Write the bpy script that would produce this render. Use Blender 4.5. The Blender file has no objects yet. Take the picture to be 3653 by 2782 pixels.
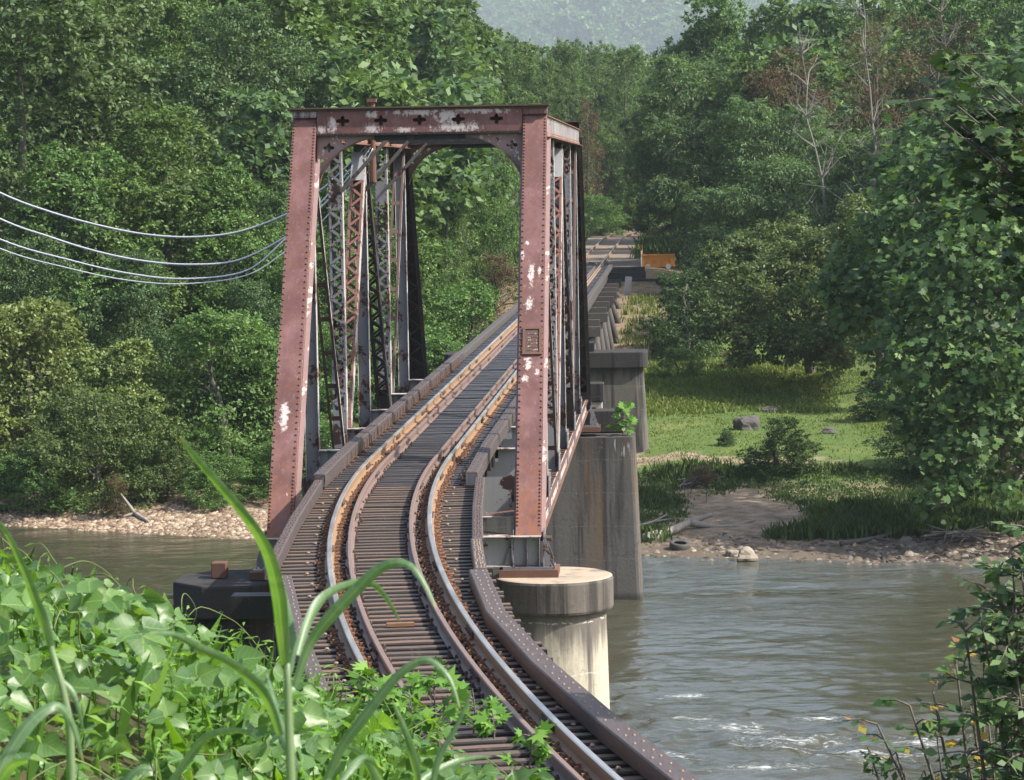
import bpy, bmesh, math, random
import numpy as np
from mathutils import Vector, Matrix
random.seed(7); RNG = np.random.default_rng(7)
scene = bpy.context.scene
COL = scene.collection
PI = math.pi

# ------------------------------------------------------------------ camera, sky, sun, exposure
CAM = np.array([5.1113, -52.4348, 6.6955]); YAW, PITCH, ROLL, FPX = 0.058321, -0.0760667, -0.016325, 10135.88
_F = np.array([-math.sin(YAW)*math.cos(PITCH), math.cos(YAW)*math.cos(PITCH), math.sin(PITCH)])
_r = np.array([math.cos(YAW), math.sin(YAW), 0.0]); _u = np.cross(_r, _F)
_R = math.cos(ROLL)*_r + math.sin(ROLL)*_u; _U = -math.sin(ROLL)*_r + math.cos(ROLL)*_u
def at(px, py, Y=None, z=None, D=None):
    """world point seen at a photograph pixel, at a given world y, world z or distance"""
    d = _F + _R*(px-1826.5)/FPX - _U*(py-1391.0)/FPX
    if Y is not None: t = (Y-CAM[1])/d[1]
    elif z is not None: t = (z-CAM[2])/d[2]
    else: t = D
    return CAM + d*t
cd = bpy.data.cameras.new('camera'); cam = bpy.data.objects.new('camera', cd); COL.objects.link(cam)
m = Matrix.Identity(4)
for i in range(3): m[i][0] = _R[i]; m[i][1] = _U[i]; m[i][2] = -_F[i]; m[i][3] = CAM[i]
cam.matrix_world = m
cd.sensor_width = 36; cd.lens = FPX/3653*36; cd.clip_start = .2; cd.clip_end = 12000
cd.dof.use_dof = True; cd.dof.focus_distance = 58; cd.dof.aperture_fstop = 18
scene.camera = cam
SUN_DIR = Vector((0.84, -0.20, 0.86)).normalized()
SUN_EL = math.asin(SUN_DIR.z); SUN_AZ = math.atan2(SUN_DIR.x, SUN_DIR.y)
w = bpy.data.worlds.new('World'); scene.world = w; w.use_nodes = True
nt = w.node_tree; sky = nt.nodes.new('ShaderNodeTexSky'); sky.sky_type = 'NISHITA'; sky.sun_disc = False
sky.sun_elevation = SUN_EL; sky.sun_rotation = SUN_AZ; sky.dust_density = 3.0; sky.air_density = 1.0; sky.ozone_density = 1.0
bg = nt.nodes['Background']; bg.inputs['Strength'].default_value = 0.145
nt.links.new(sky.outputs[0], bg.inputs[0])
sd = bpy.data.lights.new('sun', 'SUN'); sd.energy = 4.6; sd.angle = math.radians(0.6); sd.color = (1.0, .95, .86)
sun = bpy.data.objects.new('sun', sd); COL.objects.link(sun)
sun.rotation_euler = (-SUN_DIR).to_track_quat('-Z', 'Y').to_euler()
scene.view_settings.view_transform = 'Standard'; scene.view_settings.look = 'None'
scene.view_settings.exposure = 0.98; scene.view_settings.gamma = 1
cy = scene.cycles; cy.max_bounces = 6; cy.diffuse_bounces = 3; cy.glossy_bounces = 3; cy.transmission_bounces = 4
cy.transparent_max_bounces = 8; cy.volume_bounces = 0; cy.caustics_reflective = False; cy.caustics_refractive = False
cy.use_denoising = True

# ------------------------------------------------------------------ node helper
class NT:
    def __init__(s, name):
        s.mat = bpy.data.materials.new(name); s.mat.use_nodes = True; s.t = s.mat.node_tree; s.t.nodes.clear()
        s.out = s.n('ShaderNodeOutputMaterial')
    def n(s, typ, **kw):
        nd = s.t.nodes.new(typ)
        for k, v in kw.items(): setattr(nd, k, v)
        return nd
    def L(s, a, b): s.t.links.new(a, b)
    def put(s, sock, v):
        if isinstance(v, bpy.types.NodeSocket): s.L(v, sock)
        elif isinstance(v, (tuple, list)):
            sock.default_value = tuple(v)+(1,) if sock.type == 'RGBA' and len(v) == 3 else tuple(v)
        else: sock.default_value = v
    def pos(s): return s.n('ShaderNodeNewGeometry').outputs['Position']
    def island(s): return s.n('ShaderNodeNewGeometry').outputs['Random Per Island']
    def objrand(s): return s.n('ShaderNodeObjectInfo').outputs['Random']
    def obj(s): return s.n('ShaderNodeTexCoord').outputs['Object']
    def map(s, vec, scale=(1,1,1), loc=(0,0,0), rot=(0,0,0)):
        m = s.n('ShaderNodeMapping'); s.L(vec, m.inputs[0]); m.inputs['Scale'].default_value = scale
        m.inputs['Location'].default_value = loc; m.inputs['Rotation'].default_value = rot; return m.outputs[0]
    def noise(s, vec, scale=5, detail=4, rough=.55, dist=0):
        m = s.n('ShaderNodeTexNoise'); s.L(vec, m.inputs['Vector']); m.inputs['Scale'].default_value = scale
        m.inputs['Detail'].default_value = detail; m.inputs['Roughness'].default_value = rough; m.inputs['Distortion'].default_value = dist
        return m.outputs[0]
    def vor(s, vec, scale=5, feature='F1', out=0):
        m = s.n('ShaderNodeTexVoronoi', feature=feature); s.L(vec, m.inputs['Vector']); m.inputs['Scale'].default_value = scale
        return m.outputs[out]
    def ramp(s, fac, a, b, lo=0.0, hi=1.0):
        m = s.n('ShaderNodeMapRange'); m.interpolation_type = 'SMOOTHSTEP'; s.put(m.inputs[0], fac)
        s.put(m.inputs[1], a); s.put(m.inputs[2], b); m.inputs[3].default_value = lo; m.inputs[4].default_value = hi
        return m.outputs[0]
    def cramp(s, fac, stops):
        m = s.n('ShaderNodeValToRGB'); s.put(m.inputs[0], fac); e = m.color_ramp.elements
        while len(e) < len(stops): e.new(.5)
        for el, (p, c) in zip(e, stops): el.position = p; el.color = tuple(c)+(1,)
        return m.outputs[0]
    def mix(s, fac, a, b, blend='MIX'):
        m = s.n('ShaderNodeMix', data_type='RGBA', blend_type=blend); s.put(m.inputs[0], fac); s.put(m.inputs[6], a); s.put(m.inputs[7], b)
        return m.outputs[2]
    def math(s, op, a, b=0.0, c=0.0, clamp=False):
        m = s.n('ShaderNodeMath', operation=op); m.use_clamp = clamp
        s.put(m.inputs[0], a); s.put(m.inputs[1], b); s.put(m.inputs[2], c); return m.outputs[0]
    def xyz(s, vec):
        m = s.n('ShaderNodeSeparateXYZ'); s.L(vec, m.inputs[0]); return m.outputs
    def bump(s, h, strength=.3, dist=.02):
        m = s.n('ShaderNodeBump'); s.put(m.inputs['Height'], h); m.inputs['Strength'].default_value = strength
        m.inputs['Distance'].default_value = dist; return m.outputs[0]
    def pbr(s, color, rough=.7, metal=0.0, normal=None, spec=.4):
        p = s.n('ShaderNodeBsdfPrincipled'); s.put(p.inputs['Base Color'], color); s.put(p.inputs['Roughness'], rough)
        s.put(p.inputs['Metallic'], metal); s.put(p.inputs['Specular IOR Level'], spec)
        if normal is not None: s.L(normal, p.inputs['Normal'])
        return p
    def done(s, p):
        s.L(p.outputs[0], s.out.inputs[0]); return s.mat
    def blobs(s, pos, pts):
        """soft union of ellipsoids: list of (centre, radii)"""
        acc = None
        for c, r in pts:
            v = s.n('ShaderNodeVectorMath', operation='SUBTRACT'); s.L(pos, v.inputs[0]); v.inputs[1].default_value = c
            d = s.n('ShaderNodeVectorMath', operation='DIVIDE'); s.L(v.outputs[0], d.inputs[0]); d.inputs[1].default_value = r
            l = s.n('ShaderNodeVectorMath', operation='LENGTH'); s.L(d.outputs[0], l.inputs[0])
            k = s.math('SUBTRACT', 1.0, l.outputs['Value'])
            acc = k if acc is None else s.math('MAXIMUM', acc, k)
        return acc

# ------------------------------------------------------------------ materials
def peel_points():
    """bare, chalky patches on the two near end posts, given on the slanted front faces"""
    W2, Lp = 2.325, 4.9
    def P(side, u, k): return (side*W2+u, Lp*k-.17, 7.62*k)
    return [(P(-1,-.05,.275),(.12,.3,.52)), (P(1,-.02,.615),(.09,.3,.34)), (P(1,-.05,.545),(.10,.3,.22)), (P(1,.14,.63),(.06,.3,.14)),
            (P(1,-.05,.40),(.14,.3,.15)), (P(1,-.12,.435),(.07,.3,.14)), (P(1,-.12,.365),(.10,.3,.10)), (P(1,-.2,.67),(.05,.3,.12)),
            (P(1,-.12,.70),(.09,.3,.05)), (P(1,.12,.38),(.06,.3,.1)), (P(-1,.1,.10),(.03,.2,.08)),
            ((-1.75,4.8,7.72),(.13,.3,.26)), ((-.95,4.8,7.93),(.22,.3,.12)), ((.55,4.8,7.86),(.34,.3,.26)),((-.05,4.8,7.95),(.8,.3,.11)),
            ((.75,4.8,7.64),(.72,.3,.16)),((-.95,4.8,7.64),(.28,.3,.16)),((-.3,4.8,7.60),(.3,.3,.08)),((1.2,4.8,7.97),(.8,.3,.10)),((-1.98,4.8,7.62),(.12,.3,.14))]
def mat_red():
    a = NT('red_oxide_paint'); p = a.pos()
    n1 = a.noise(p, 1.6, 6, .6); n2 = a.noise(a.map(p, (7,7,1.2)), 1, 6, .65); n3 = a.noise(p, 22, 3)
    c = a.mix(a.ramp(n1, .35, .7), (.105,.045,.040), (.180,.090,.086))
    c = a.mix(a.ramp(n2, .5, .75), c, (.15,.058,.034))
    st = a.noise(a.map(p,(16,16,.5)), 1, 5, .7); c = a.mix(a.ramp(st,.52,.72,0,.55), c, (.095,.040,.032)); c = a.mix(a.ramp(st,.44,.30,0,.35), c, (.30,.20,.19))
    z = a.xyz(p)[2]
    low = a.ramp(z, 1.8, -.2)
    c = a.mix(a.math('MULTIPLY', low, a.ramp(n2, .3, .65)), c, (.22,.085,.042))
    c = a.mix(a.ramp(n3, .62, .8, 0, .35), c, (.36,.25,.23))
    top = a.math('MULTIPLY', a.ramp(z, 7.9, 8.12), .6); c = a.mix(top, c, (.10,.05,.045))
    bl = a.blobs(p, peel_points())
    m = a.math('ADD', bl, a.math('ADD', a.math('MULTIPLY', a.math('SUBTRACT', a.noise(a.map(p,(1,1,.5)), 10, 8, .8), .5), 3.4), a.math('MULTIPLY', a.math('SUBTRACT', n3, .5), 1.0)))
    white = a.ramp(m, .20, .60)
    c = a.mix(a.math('MULTIPLY', white, .92), c, a.mix(n3, (.62,.57,.55), (.40,.33,.31)))
    sp = a.ramp(a.noise(p, 14, 5, .75), .70, .74); c = a.mix(a.math('MULTIPLY', sp, .8), c, (.55,.47,.44))
    return a.done(a.pbr(c, a.ramp(n2, .3, .7, .5, .75), normal=a.bump(n3, .15, .01)))
def mat_grey(name, base, base2, rust=.55, patch=((.030,.013,.012)), rust_col=(.17,.075,.045)):
    a = NT(name); p = a.pos()
    n1 = a.noise(a.map(p, (1,1,.7)), 2.2, 6, .65); n2 = a.noise(p, 9, 5, .7); n3 = a.noise(a.map(p,(8,8,1.1)), 1, 5, .6)
    c = a.mix(n3, base, base2)
    c = a.mix(a.ramp(n3, .55, .75, 0, .5), c, rust_col)
    k = a.math('ADD', n1, a.math('MULTIPLY', a.math('SUBTRACT', n2, .5), .55))
    if name == 'silver_web_plate':
        bl = a.blobs(p, [((1.95,4.9,.30),(.36,.3,.50)),((1.72,4.9,.42),(.30,.3,.22)),((2.0,4.9,.05),(.26,.3,.34))]); k = a.math('MAXIMUM', k, a.math('ADD', a.math('ADD', bl, .38), a.math('MULTIPLY', a.math('SUBTRACT', n2, .5), 1.0)))
    f = a.ramp(k, rust, rust+.035)
    edge = a.math('MULTIPLY', a.ramp(k, rust-.03, rust), .5)
    c = a.mix(edge, c, rust_col); c = a.mix(f, c, patch)
    return a.done(a.pbr(c, .55, normal=a.bump(n2, .2, .01)))
def mat_streak():
    a = NT('peeling_streaked_paint'); p = a.pos()
    n = a.noise(a.map(p, (6,6,.7)), 1.6, 6, .7); n2 = a.noise(a.map(p,(9,9,1.2)), 1, 5, .7); n3 = a.noise(p, 12, 4)
    c = a.cramp(n, [(.36,(.03,.022,.022)),(.46,(.13,.115,.118)),(.57,(.36,.34,.34)),(.68,(.15,.12,.115))])
    c = a.mix(a.ramp(n2, .55, .68), c, (.23,.10,.055))
    return a.done(a.pbr(c, .6, normal=a.bump(n3,.2,.01)))
def mat_rust(name, c1, c2, scale=6, rough=.8):
    a = NT(name); p = a.pos(); n = a.noise(p, scale, 6, .65); n2 = a.noise(p, scale*7, 3)
    c = a.mix(n, c1, c2); c = a.mix(a.ramp(n2,.6,.75,0,.5), c, tuple(x*.4 for x in c1))
    return a.done(a.pbr(c, rough, normal=a.bump(n2,.25,.01)))
def mat_railtop():
    a = NT('worn_rail_steel'); p = a.pos(); n = a.noise(a.map(p,(3,.4,3)), 2, 4)
    c = a.mix(n, (.46,.43,.39), (.64,.61,.57))
    return a.done(a.pbr(c, a.ramp(n,.3,.7,.28,.42), .85))
def mat_timber(name, c1, c2, c3, rough=.5):
    a = NT(name); o = a.obj(); r = a.island(); r2 = a.objrand()
    g = a.noise(a.map(o, (1.2,26,26)), 1, 6, .7, .4); g2 = a.noise(a.map(o,(2,60,60)), 1, 3, .6)
    crack = a.ramp(a.noise(a.map(o,(.8,34,34),(3,1,7)), 1, 3, .5), .60, .66)
    c = a.mix(g, c1, c2); c = a.mix(a.ramp(a.math('FRACT', a.math('ADD', r, r2)), .25, 1.0, 0, .85), c, c3)
    c = a.mix(a.math('MULTIPLY', crack, .8), c, (.010,.008,.007)); c = a.mix(a.ramp(a.noise(a.pos(),.35,4,.6),.5,.7,0,.5), c, tuple(x*.45 for x in c2))
    c = a.mix(a.ramp(a.noise(o, 3, 5, .7), .56, .72, 0, .55), c, (.15,.085,.055))
    h = a.math('SUBTRACT', a.math('ADD', g, a.math('MULTIPLY', g2, .5)), crack)
    return a.done(a.pbr(c, rough, normal=a.bump(h, .6, .012), spec=.3))
def mat_beam_timber(name, c1, c2, rough=.6):
    a = NT(name); o = a.pos()
    g = a.noise(a.map(o, (24,1.5,24)), 1, 6, .7, .5); g2 = a.noise(o, 4, 5, .7)
    c = a.mix(g, c1, c2); c = a.mix(a.ramp(g2,.55,.75,0,.5), c, (.17,.13,.11))
    return a.done(a.pbr(c, rough, normal=a.bump(g, .5, .012)))
def mat_concrete(name, c1, c2, dark, streak=.5, zt=-1.4, stain_top=.9, rusty=0.0):
    a = NT(name); p = a.pos(); z = a.xyz(p)[2]
    n = a.noise(p, 1.3, 7, .65); f = a.noise(p, 11, 5, .7); s = a.noise(a.map(p,(3.2,3.2,.16)), 1, 6, .65)
    c = a.mix(n, c1, c2); c = a.mix(a.ramp(f,.5,.75,0,.35), c, dark)
    c = a.mix(a.math('MULTIPLY', a.ramp(s, streak, streak+.18), .85), c, dark)
    if rusty: c = a.mix(a.math('MULTIPLY', a.ramp(a.noise(a.map(p,(2.1,2.1,.1),(5,2,0)),1,5,.6), .52, .66), rusty), c, (.16,.09,.04))
    topm = a.ramp(a.math('ADD', z, a.math('MULTIPLY', a.math('SUBTRACT', s, .5), 2.2)), zt-.5, zt+.15)
    c = a.mix(a.math('MULTIPLY', topm, stain_top), c, dark)
    wp = a.n('ShaderNodeVectorMath', operation='ADD'); a.L(p, wp.inputs[0]); nz_ = a.n('ShaderNodeTexNoise'); a.L(p, nz_.inputs[0]); nz_.inputs['Scale'].default_value = 1.6; nz_.inputs['Detail'].default_value = 6; a.L(nz_.outputs['Color'], wp.inputs[1])
    crack = a.math('MULTIPLY', a.ramp(a.vor(wp.outputs[0], .55, 'DISTANCE_TO_EDGE'), .010, .0), a.ramp(n, .48, .6))
    lay = a.ramp(a.math('ABSOLUTE', a.math('SUBTRACT', a.math('FRACT', a.math('ADD', a.math('MULTIPLY', z, 1.05), a.math('MULTIPLY', a.noise(p,1.5,4), .25))), .5)), .018, .004)
    c = a.mix(a.math('MULTIPLY', lay, a.math('MULTIPLY', a.ramp(f,.45,.6), .6)), c, tuple(min(1,x*1.5) for x in c2))
    c = a.mix(a.math('MULTIPLY', crack, .5), c, dark)
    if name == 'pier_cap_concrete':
        nz2 = a.xyz(a.n('ShaderNodeNewGeometry').outputs['Normal'])[2]; c = a.mix(a.math('MULTIPLY', a.ramp(nz2,.6,.9), a.ramp(a.noise(p,1.2,4,.6),.25,.5)), c, a.mix(f, (.40,.33,.25), (.30,.24,.18)))  # upward faces lightened: sunshine on the cap top painted into the colour
    if name == 'grey_stained_pier_concrete':
        dr = a.blobs(p, [((3.55,28.75,-1.25),(.10,.5,.34)),((3.30,28.75,-1.15),(.05,.5,.5)),((3.72,28.75,-1.2),(.08,.5,.26)),((2.9,28.75,-1.15),(.06,.5,.25))])
        dn = a.noise(a.map(p,(22,22,3.0)), 1, 6, .75); c = a.mix(a.ramp(a.math('ADD', dr, a.math('MULTIPLY', a.math('SUBTRACT', dn, .56), 4.5)), .20, .75, 0, .75), c, (.46,.45,.44))
    wl = a.ramp(z, -5.3, -5.55); c = a.mix(a.math('MULTIPLY', wl, .8), c, (.03,.026,.02))
    return a.done(a.pbr(c, .85, normal=a.bump(f, .4, .02), spec=.2))
def mat_leaf(name, stops, trans=.3, tint=(1.25,1.3,.55), rough=.52, hue=.5, spec=.28, veins=None):
    a = NT(name); r = a.island(); o = a.objrand()
    n = a.noise(a.obj(), .55, 3, .6)
    f = a.math('ADD', a.math('MULTIPLY', r, .75), a.math('MULTIPLY', a.math('SUBTRACT', n, .4), .6), clamp=True)
    c = a.cramp(f, stops)
    c = a.mix(a.math('MULTIPLY', a.math('SUBTRACT', o, .3), hue, clamp=True), c, (.10,.12,.03))
    if veins:
        at_ = a.n('ShaderNodeAttribute'); at_.attribute_name = 'leafuv'; u,v,_ = a.xyz(at_.outputs['Vector'])[0:3]; au = a.math('ABSOLUTE', u)
        if veins == 'net':
            mid = a.ramp(au, .035, .012); lat = a.math('FRACT', a.math('MULTIPLY', a.math('SUBTRACT', v, a.math('MULTIPLY', au, .75)), 5.5))
            lat = a.math('MULTIPLY', a.ramp(a.math('ABSOLUTE', a.math('SUBTRACT', lat, .5)), .40, .48), .55)
            k = a.math('MAXIMUM', mid, lat)
            c = a.mix(a.math('MULTIPLY', k, .40), c, (.33,.48,.12))
            sp_ = a.ramp(a.noise(a.pos(), 30, 5, .7), .60, .66); c = a.mix(a.math('MULTIPLY', sp_, .75), c, (.16,.15,.05))
            c = a.mix(a.ramp(a.noise(a.pos(), 5, 3, .6), .50, .75, 0, .30), c, (.22,.30,.18))
        else:
            k = a.ramp(au, .16, .05); st = a.ramp(a.noise(a.map(at_.outputs['Vector'],(22,.6,1)), 1, 2, .5), .45, .65, 0, .25)
            c = a.mix(a.math('MULTIPLY', k, .6), c, (.30,.38,.20)); c = a.mix(st, c, (.06,.12,.04))
            c = a.mix(a.ramp(v, .93, 1.0, 0, .8), c, (.30,.22,.10))
    p = a.pbr(c, rough, spec=spec)
    t = a.n('ShaderNodeBsdfTranslucent'); a.L(a.mix(1.0, c, tint, 'MULTIPLY'), t.inputs[0])
    m = a.n('ShaderNodeMixShader'); m.inputs[0].default_value = trans; a.L(p.outputs[0], m.inputs[1]); a.L(t.outputs[0], m.inputs[2])
    return a.done(m)
def mat_bark(name='tree_bark', c1=(.06,.05,.04), c2=(.16,.14,.12)):
    a = NT(name); p = a.pos(); n = a.noise(a.map(p,(5,5,1)), 3, 5, .7)
    return a.done(a.pbr(a.mix(n,c1,c2), .9, normal=a.bump(n,.5,.03)))
def mat_plain(name, col, rough=.6, metal=0, scale=8, var=.35):
    a = NT(name); p = a.pos(); n = a.noise(p, scale, 5, .6)
    return a.done(a.pbr(a.mix(n, tuple(x*(1-var) for x in col), tuple(min(1,x*(1+var)) for x in col)), rough, metal, normal=a.bump(n,.2,.01)))

M = {}
M['red'] = mat_red()
M['grey'] = mat_grey('silver_paint_on_steel', (.115,.12,.138), (.17,.175,.19), .57)
M['greyl'] = mat_grey('flaking_silver_lattice_paint', (.15,.155,.17), (.23,.23,.245), .54)
M['greyd'] = mat_grey('dark_shaded_steel', (.020,.019,.021), (.042,.040,.043), .60)  # dark steel; on the far end posts it paints in their shade
M['web'] = mat_grey('silver_web_plate', (.20,.205,.22), (.27,.275,.285), .63)
M['brown'] = mat_grey('brown_primer_lattice', (.125,.055,.042), (.18,.09,.07), .60)
M['edge'] = mat_grey('whitish_sunlit_edge', (.30,.28,.27), (.50,.48,.46), .55, rust_col=(.24,.12,.07), patch=(.13,.06,.04))  # whitish paint; on post flanges the sunlit edge is painted in
M['streak'] = mat_streak()
M['rust'] = mat_rust('orange_rust', (.30,.13,.055), (.22,.085,.04))
M['plate'] = mat_rust('rusty_tie_plate', (.23,.115,.06), (.12,.058,.036), 3)
M['railweb'] = mat_rust('rusty_rail_web', (.30,.19,.105), (.20,.12,.07), 1.5, .6)
M['guard'] = mat_rust('rusty_guard_rail', (.19,.135,.115), (.14,.09,.072), 2, .5)
M['railtop'] = mat_railtop()
M['iron'] = mat_rust('dark_iron', (.06,.04,.035), (.10,.06,.045), 8)
M['bolt'] = mat_rust('pale_bolt_head', (.30,.23,.165), (.17,.115,.08), 8)
M['tie'] = mat_timber('creosoted_tie', (.045,.034,.026), (.15,.108,.080), (.165,.10,.066))
M['tieb'] = mat_timber('dark_weathered_tie', (.026,.024,.027), (.075,.068,.07), (.05,.045,.047), .42)
M['ties'] = mat_timber('shadowed_creosote_tie_side', (.008,.007,.007), (.022,.018,.016), (.018,.014,.012), .7)  # near-black sides: creosote, plus the shadow between ties painted in
M['guardt'] = mat_beam_timber('guard_timber', (.040,.030,.029), (.095,.075,.072))
M['oldt'] = mat_beam_timber('grey_weathered_timber', (.028,.025,.023), (.10,.09,.083), .85)
M['blackt'] = mat_beam_timber('black_tarred_timber', (.008,.008,.009), (.022,.02,.02), .5)
M['con1'] = mat_concrete('pale_pier_concrete', (.33,.30,.23), (.46,.42,.35), (.08,.072,.066), .54, -1.75, .85)
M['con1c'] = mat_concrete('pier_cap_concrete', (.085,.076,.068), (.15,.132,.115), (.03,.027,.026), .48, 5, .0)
M['con1d'] = mat_concrete('stained_shadowed_pier_concrete', (.03,.026,.025), (.06,.052,.047), (.012,.011,.011), .5, -1.6, .6)  # staining and the deck's shadow are both painted into this black
M['con2'] = mat_concrete('grey_stained_pier_concrete', (.080,.076,.071), (.125,.118,.108), (.030,.029,.030), .46, -1.2, .4, rusty=.45)
M['con3'] = mat_concrete('old_pier_concrete', (.085,.079,.070), (.14,.13,.112), (.026,.025,.024), .48, -1.1, .75)
M['conp'] = mat_concrete('light_pedestal_concrete', (.30,.28,.25), (.40,.38,.34), (.12,.11,.10), .58, .2, .3)
M['con3c'] = mat_concrete('dark_cap_concrete', (.028,.026,.026), (.055,.052,.05), (.012,.012,.012), .5, 5, 0)  # on the left pier this dark colour also paints in the deck's shadow
def mix(a,b,t): return tuple(x*(1-t)+y*t for x,y in zip(a,b))
G1,G2,G3,G4 = (.012,.030,.010),(.030,.070,.022),(.060,.120,.034),(.13,.19,.055)
M['leafA'] = mat_leaf('broad_leaf_dark', [(0,(0.038,0.074,0.030)),(.45,(0.074,0.135,0.051)),(.8,(0.128,0.209,0.081)),(1,(0.230,0.311,0.149))])
M['leafB'] = mat_leaf('broad_leaf_mid', [(0,(0.044,0.098,0.029)),(.4,(0.091,0.176,0.047)),(.75,(0.156,0.260,0.072)),(1,(0.260,0.364,0.117))])
M['leafC'] = mat_leaf('compound_leaf_green', [(0,(0.044,0.086,0.038)),(.4,(0.085,0.152,0.061)),(.75,(0.147,0.231,0.094)),(1,(0.265,0.353,0.162))], .35)
M['leafY'] = mat_leaf('yellow_green_vine_leaf', [(0,(0.076,0.117,0.033)),(.4,(0.151,0.206,0.062)),(.75,(0.247,0.302,0.104)),(1,(0.468,0.495,0.220))])
M['leafO'] = mat_leaf('olive_willow_leaf', [(0,(0.046,0.075,0.025)),(.4,(0.086,0.132,0.041)),(.75,(0.138,0.184,0.060)),(1,(0.241,0.287,0.103))])
M['leafS'] = mat_leaf('sycamore_leaf', [(0,(0.034,0.074,0.024)),(.45,(0.072,0.138,0.041)),(.8,(0.144,0.234,0.066)),(1,(0.264,0.360,0.120))], .38)
M['leafBr'] = mat_leaf('withered_brown_leaf', [(0,(.07,.055,.025)),(.5,(.13,.09,.045)),(1,(.20,.13,.07))], .25, (1.1,1,.8))
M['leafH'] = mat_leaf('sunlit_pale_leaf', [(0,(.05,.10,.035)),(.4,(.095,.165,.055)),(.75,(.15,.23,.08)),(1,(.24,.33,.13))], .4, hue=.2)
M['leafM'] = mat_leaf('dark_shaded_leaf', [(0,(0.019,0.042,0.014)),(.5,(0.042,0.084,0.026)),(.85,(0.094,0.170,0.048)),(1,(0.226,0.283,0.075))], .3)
M['kudzu'] = mat_leaf('vine_ground_leaf', [(0,(.038,.095,.028)),(.35,(.075,.165,.046)),(.75,(.13,.235,.068)),(1,(.23,.34,.11))], .45, (1.4,1.45,.40), .40, .0, .5, 'net')
M['stilt'] = mat_leaf('thin_grass_leaf', [(0,(.06,.15,.025)),(.5,(.12,.26,.045)),(1,(.24,.40,.08))], .45, (1.4,1.4,.35), .5, 0)
M['blade'] = mat_leaf('tall_grass_blade', [(0,(.10,.19,.085)),(.5,(.13,.22,.11)),(1,(.17,.26,.14))], .46, (1.3,1.5,.28), .42, 0, .6, 'blade')
M['bushl'] = mat_leaf('bush_leaf_near', [(0,(.022,.054,.018)),(.40,(.05,.115,.032)),(.60,(.10,.21,.05)),(.68,(.40,.27,.05)),(.76,(.22,.10,.045)),(.84,(.09,.17,.045))], .35)
M['field'] = mat_leaf('meadow_grass_blade', [(0,(.07,.105,.022)),(.5,(.14,.19,.045)),(1,(.25,.27,.085))], .35, hue=0)
M['bark'] = mat_bark()
M['deadw'] = mat_bark('bleached_dead_wood', (.12,.105,.09), (.26,.235,.21))
M['drift'] = mat_bark('silver_driftwood', (.16,.14,.12), (.36,.33,.29))
M['stone'] = mat_plain('river_stone', (.22,.19,.15), .9, 0, 2, .5)
M['gravel'] = mat_plain('pale_river_gravel', (.40,.31,.21), .9, 0, 3, .45)
M['rock'] = mat_plain('grey_boulder_rock', (.075,.07,.066), .9, 0, 3, .5)
M['cable'] = mat_plain('bright_aluminium_cable', (.62,.63,.67), .35, .5, 3, .1)
M['cabled'] = mat_plain('dark_cable_lashing', (.06,.06,.065), .6, 0, 3, .2)
M['orange'] = mat_plain('orange_paint', (.62,.23,.03), .6, 0, 4, .25)
M['white'] = mat_plain('white_paint', (.66,.63,.58), .6, 0, 4, .15)
M['sheet'] = mat_plain('grey_sheet_metal', (.17,.17,.19), .5, .2, 3, .2)
M['rubber'] = mat_plain('weathered_rubber', (.06,.057,.052), .8, 0, 12, .4)

# ------------------------------------------------------------------ object helpers
def tag(o, label=None, cat=None, group=None, kind=None):
    if label: o['label'] = label
    if cat: o['category'] = cat
    if group: o['group'] = group
    if kind: o['kind'] = kind
    return o
def empty(name, loc=(0,0,0), rz=0):
    o = bpy.data.objects.new(name, None); COL.objects.link(o); o.location = loc; o.rotation_euler = (0,0,rz)
    o.empty_display_size = .3; return o
def link(name, me, parent=None):
    o = bpy.data.objects.new(name, me); COL.objects.link(o)
    if parent is not None:
        o.parent = parent
    return o
def np_mesh(name, V, F, mat, smooth=False, midx=None):
    """V (n,3); F list of arrays (k, m) of faces with m corners"""
    me = bpy.data.meshes.new(name); V = np.asarray(V, np.float32)
    if isinstance(F, np.ndarray): F = [F]
    F = [np.asarray(f, np.int32) for f in F if len(f)]
    nl = sum(f.size for f in F); npoly = sum(len(f) for f in F)
    me.vertices.add(len(V)); me.vertices.foreach_set('co', V.ravel())
    me.loops.add(nl); me.loops.foreach_set('vertex_index', np.concatenate([f.ravel() for f in F]))
    me.polygons.add(npoly)
    tot = np.concatenate([np.full(len(f), f.shape[1], np.int32) for f in F])
    st = np.concatenate([[0], np.cumsum(tot)[:-1]]).astype(np.int32)
    me.polygons.foreach_set('loop_start', st)
    try: me.polygons.foreach_set('loop_total', tot)
    except Exception: pass
    if smooth: me.polygons.foreach_set('use_smooth', np.ones(npoly, bool))
    mats = mat if isinstance(mat, (list, tuple)) else [mat]
    for m_ in mats: me.materials.append(m_)
    if midx is not None: me.polygons.foreach_set('material_index', np.asarray(midx, np.int32))
    me.update(calc_edges=True); me.validate()
    return me
class Fr:
    """a local frame: origin o, axes u, n, a (a along the member)"""
    def __init__(s, o, u, n, a): s.o, s.u, s.n, s.a = [np.array(q, float) for q in (o,u,n,a)]
    def p(s, u, n, t): return s.o + s.u*u + s.n*n + s.a*t
WORLD = Fr((0,0,0),(1,0,0),(0,1,0),(0,0,1))
def member(P1, P2, u=(1,0,0), out=1):
    P1, P2 = np.array(P1,float), np.array(P2,float); a = P2-P1; Lm = np.linalg.norm(a); a /= Lm
    u = np.array(u,float); u -= a*(u@a); u /= np.linalg.norm(u)
    n = np.cross(u, a)*out
    return Fr(P1,u,n,a), Lm
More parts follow.
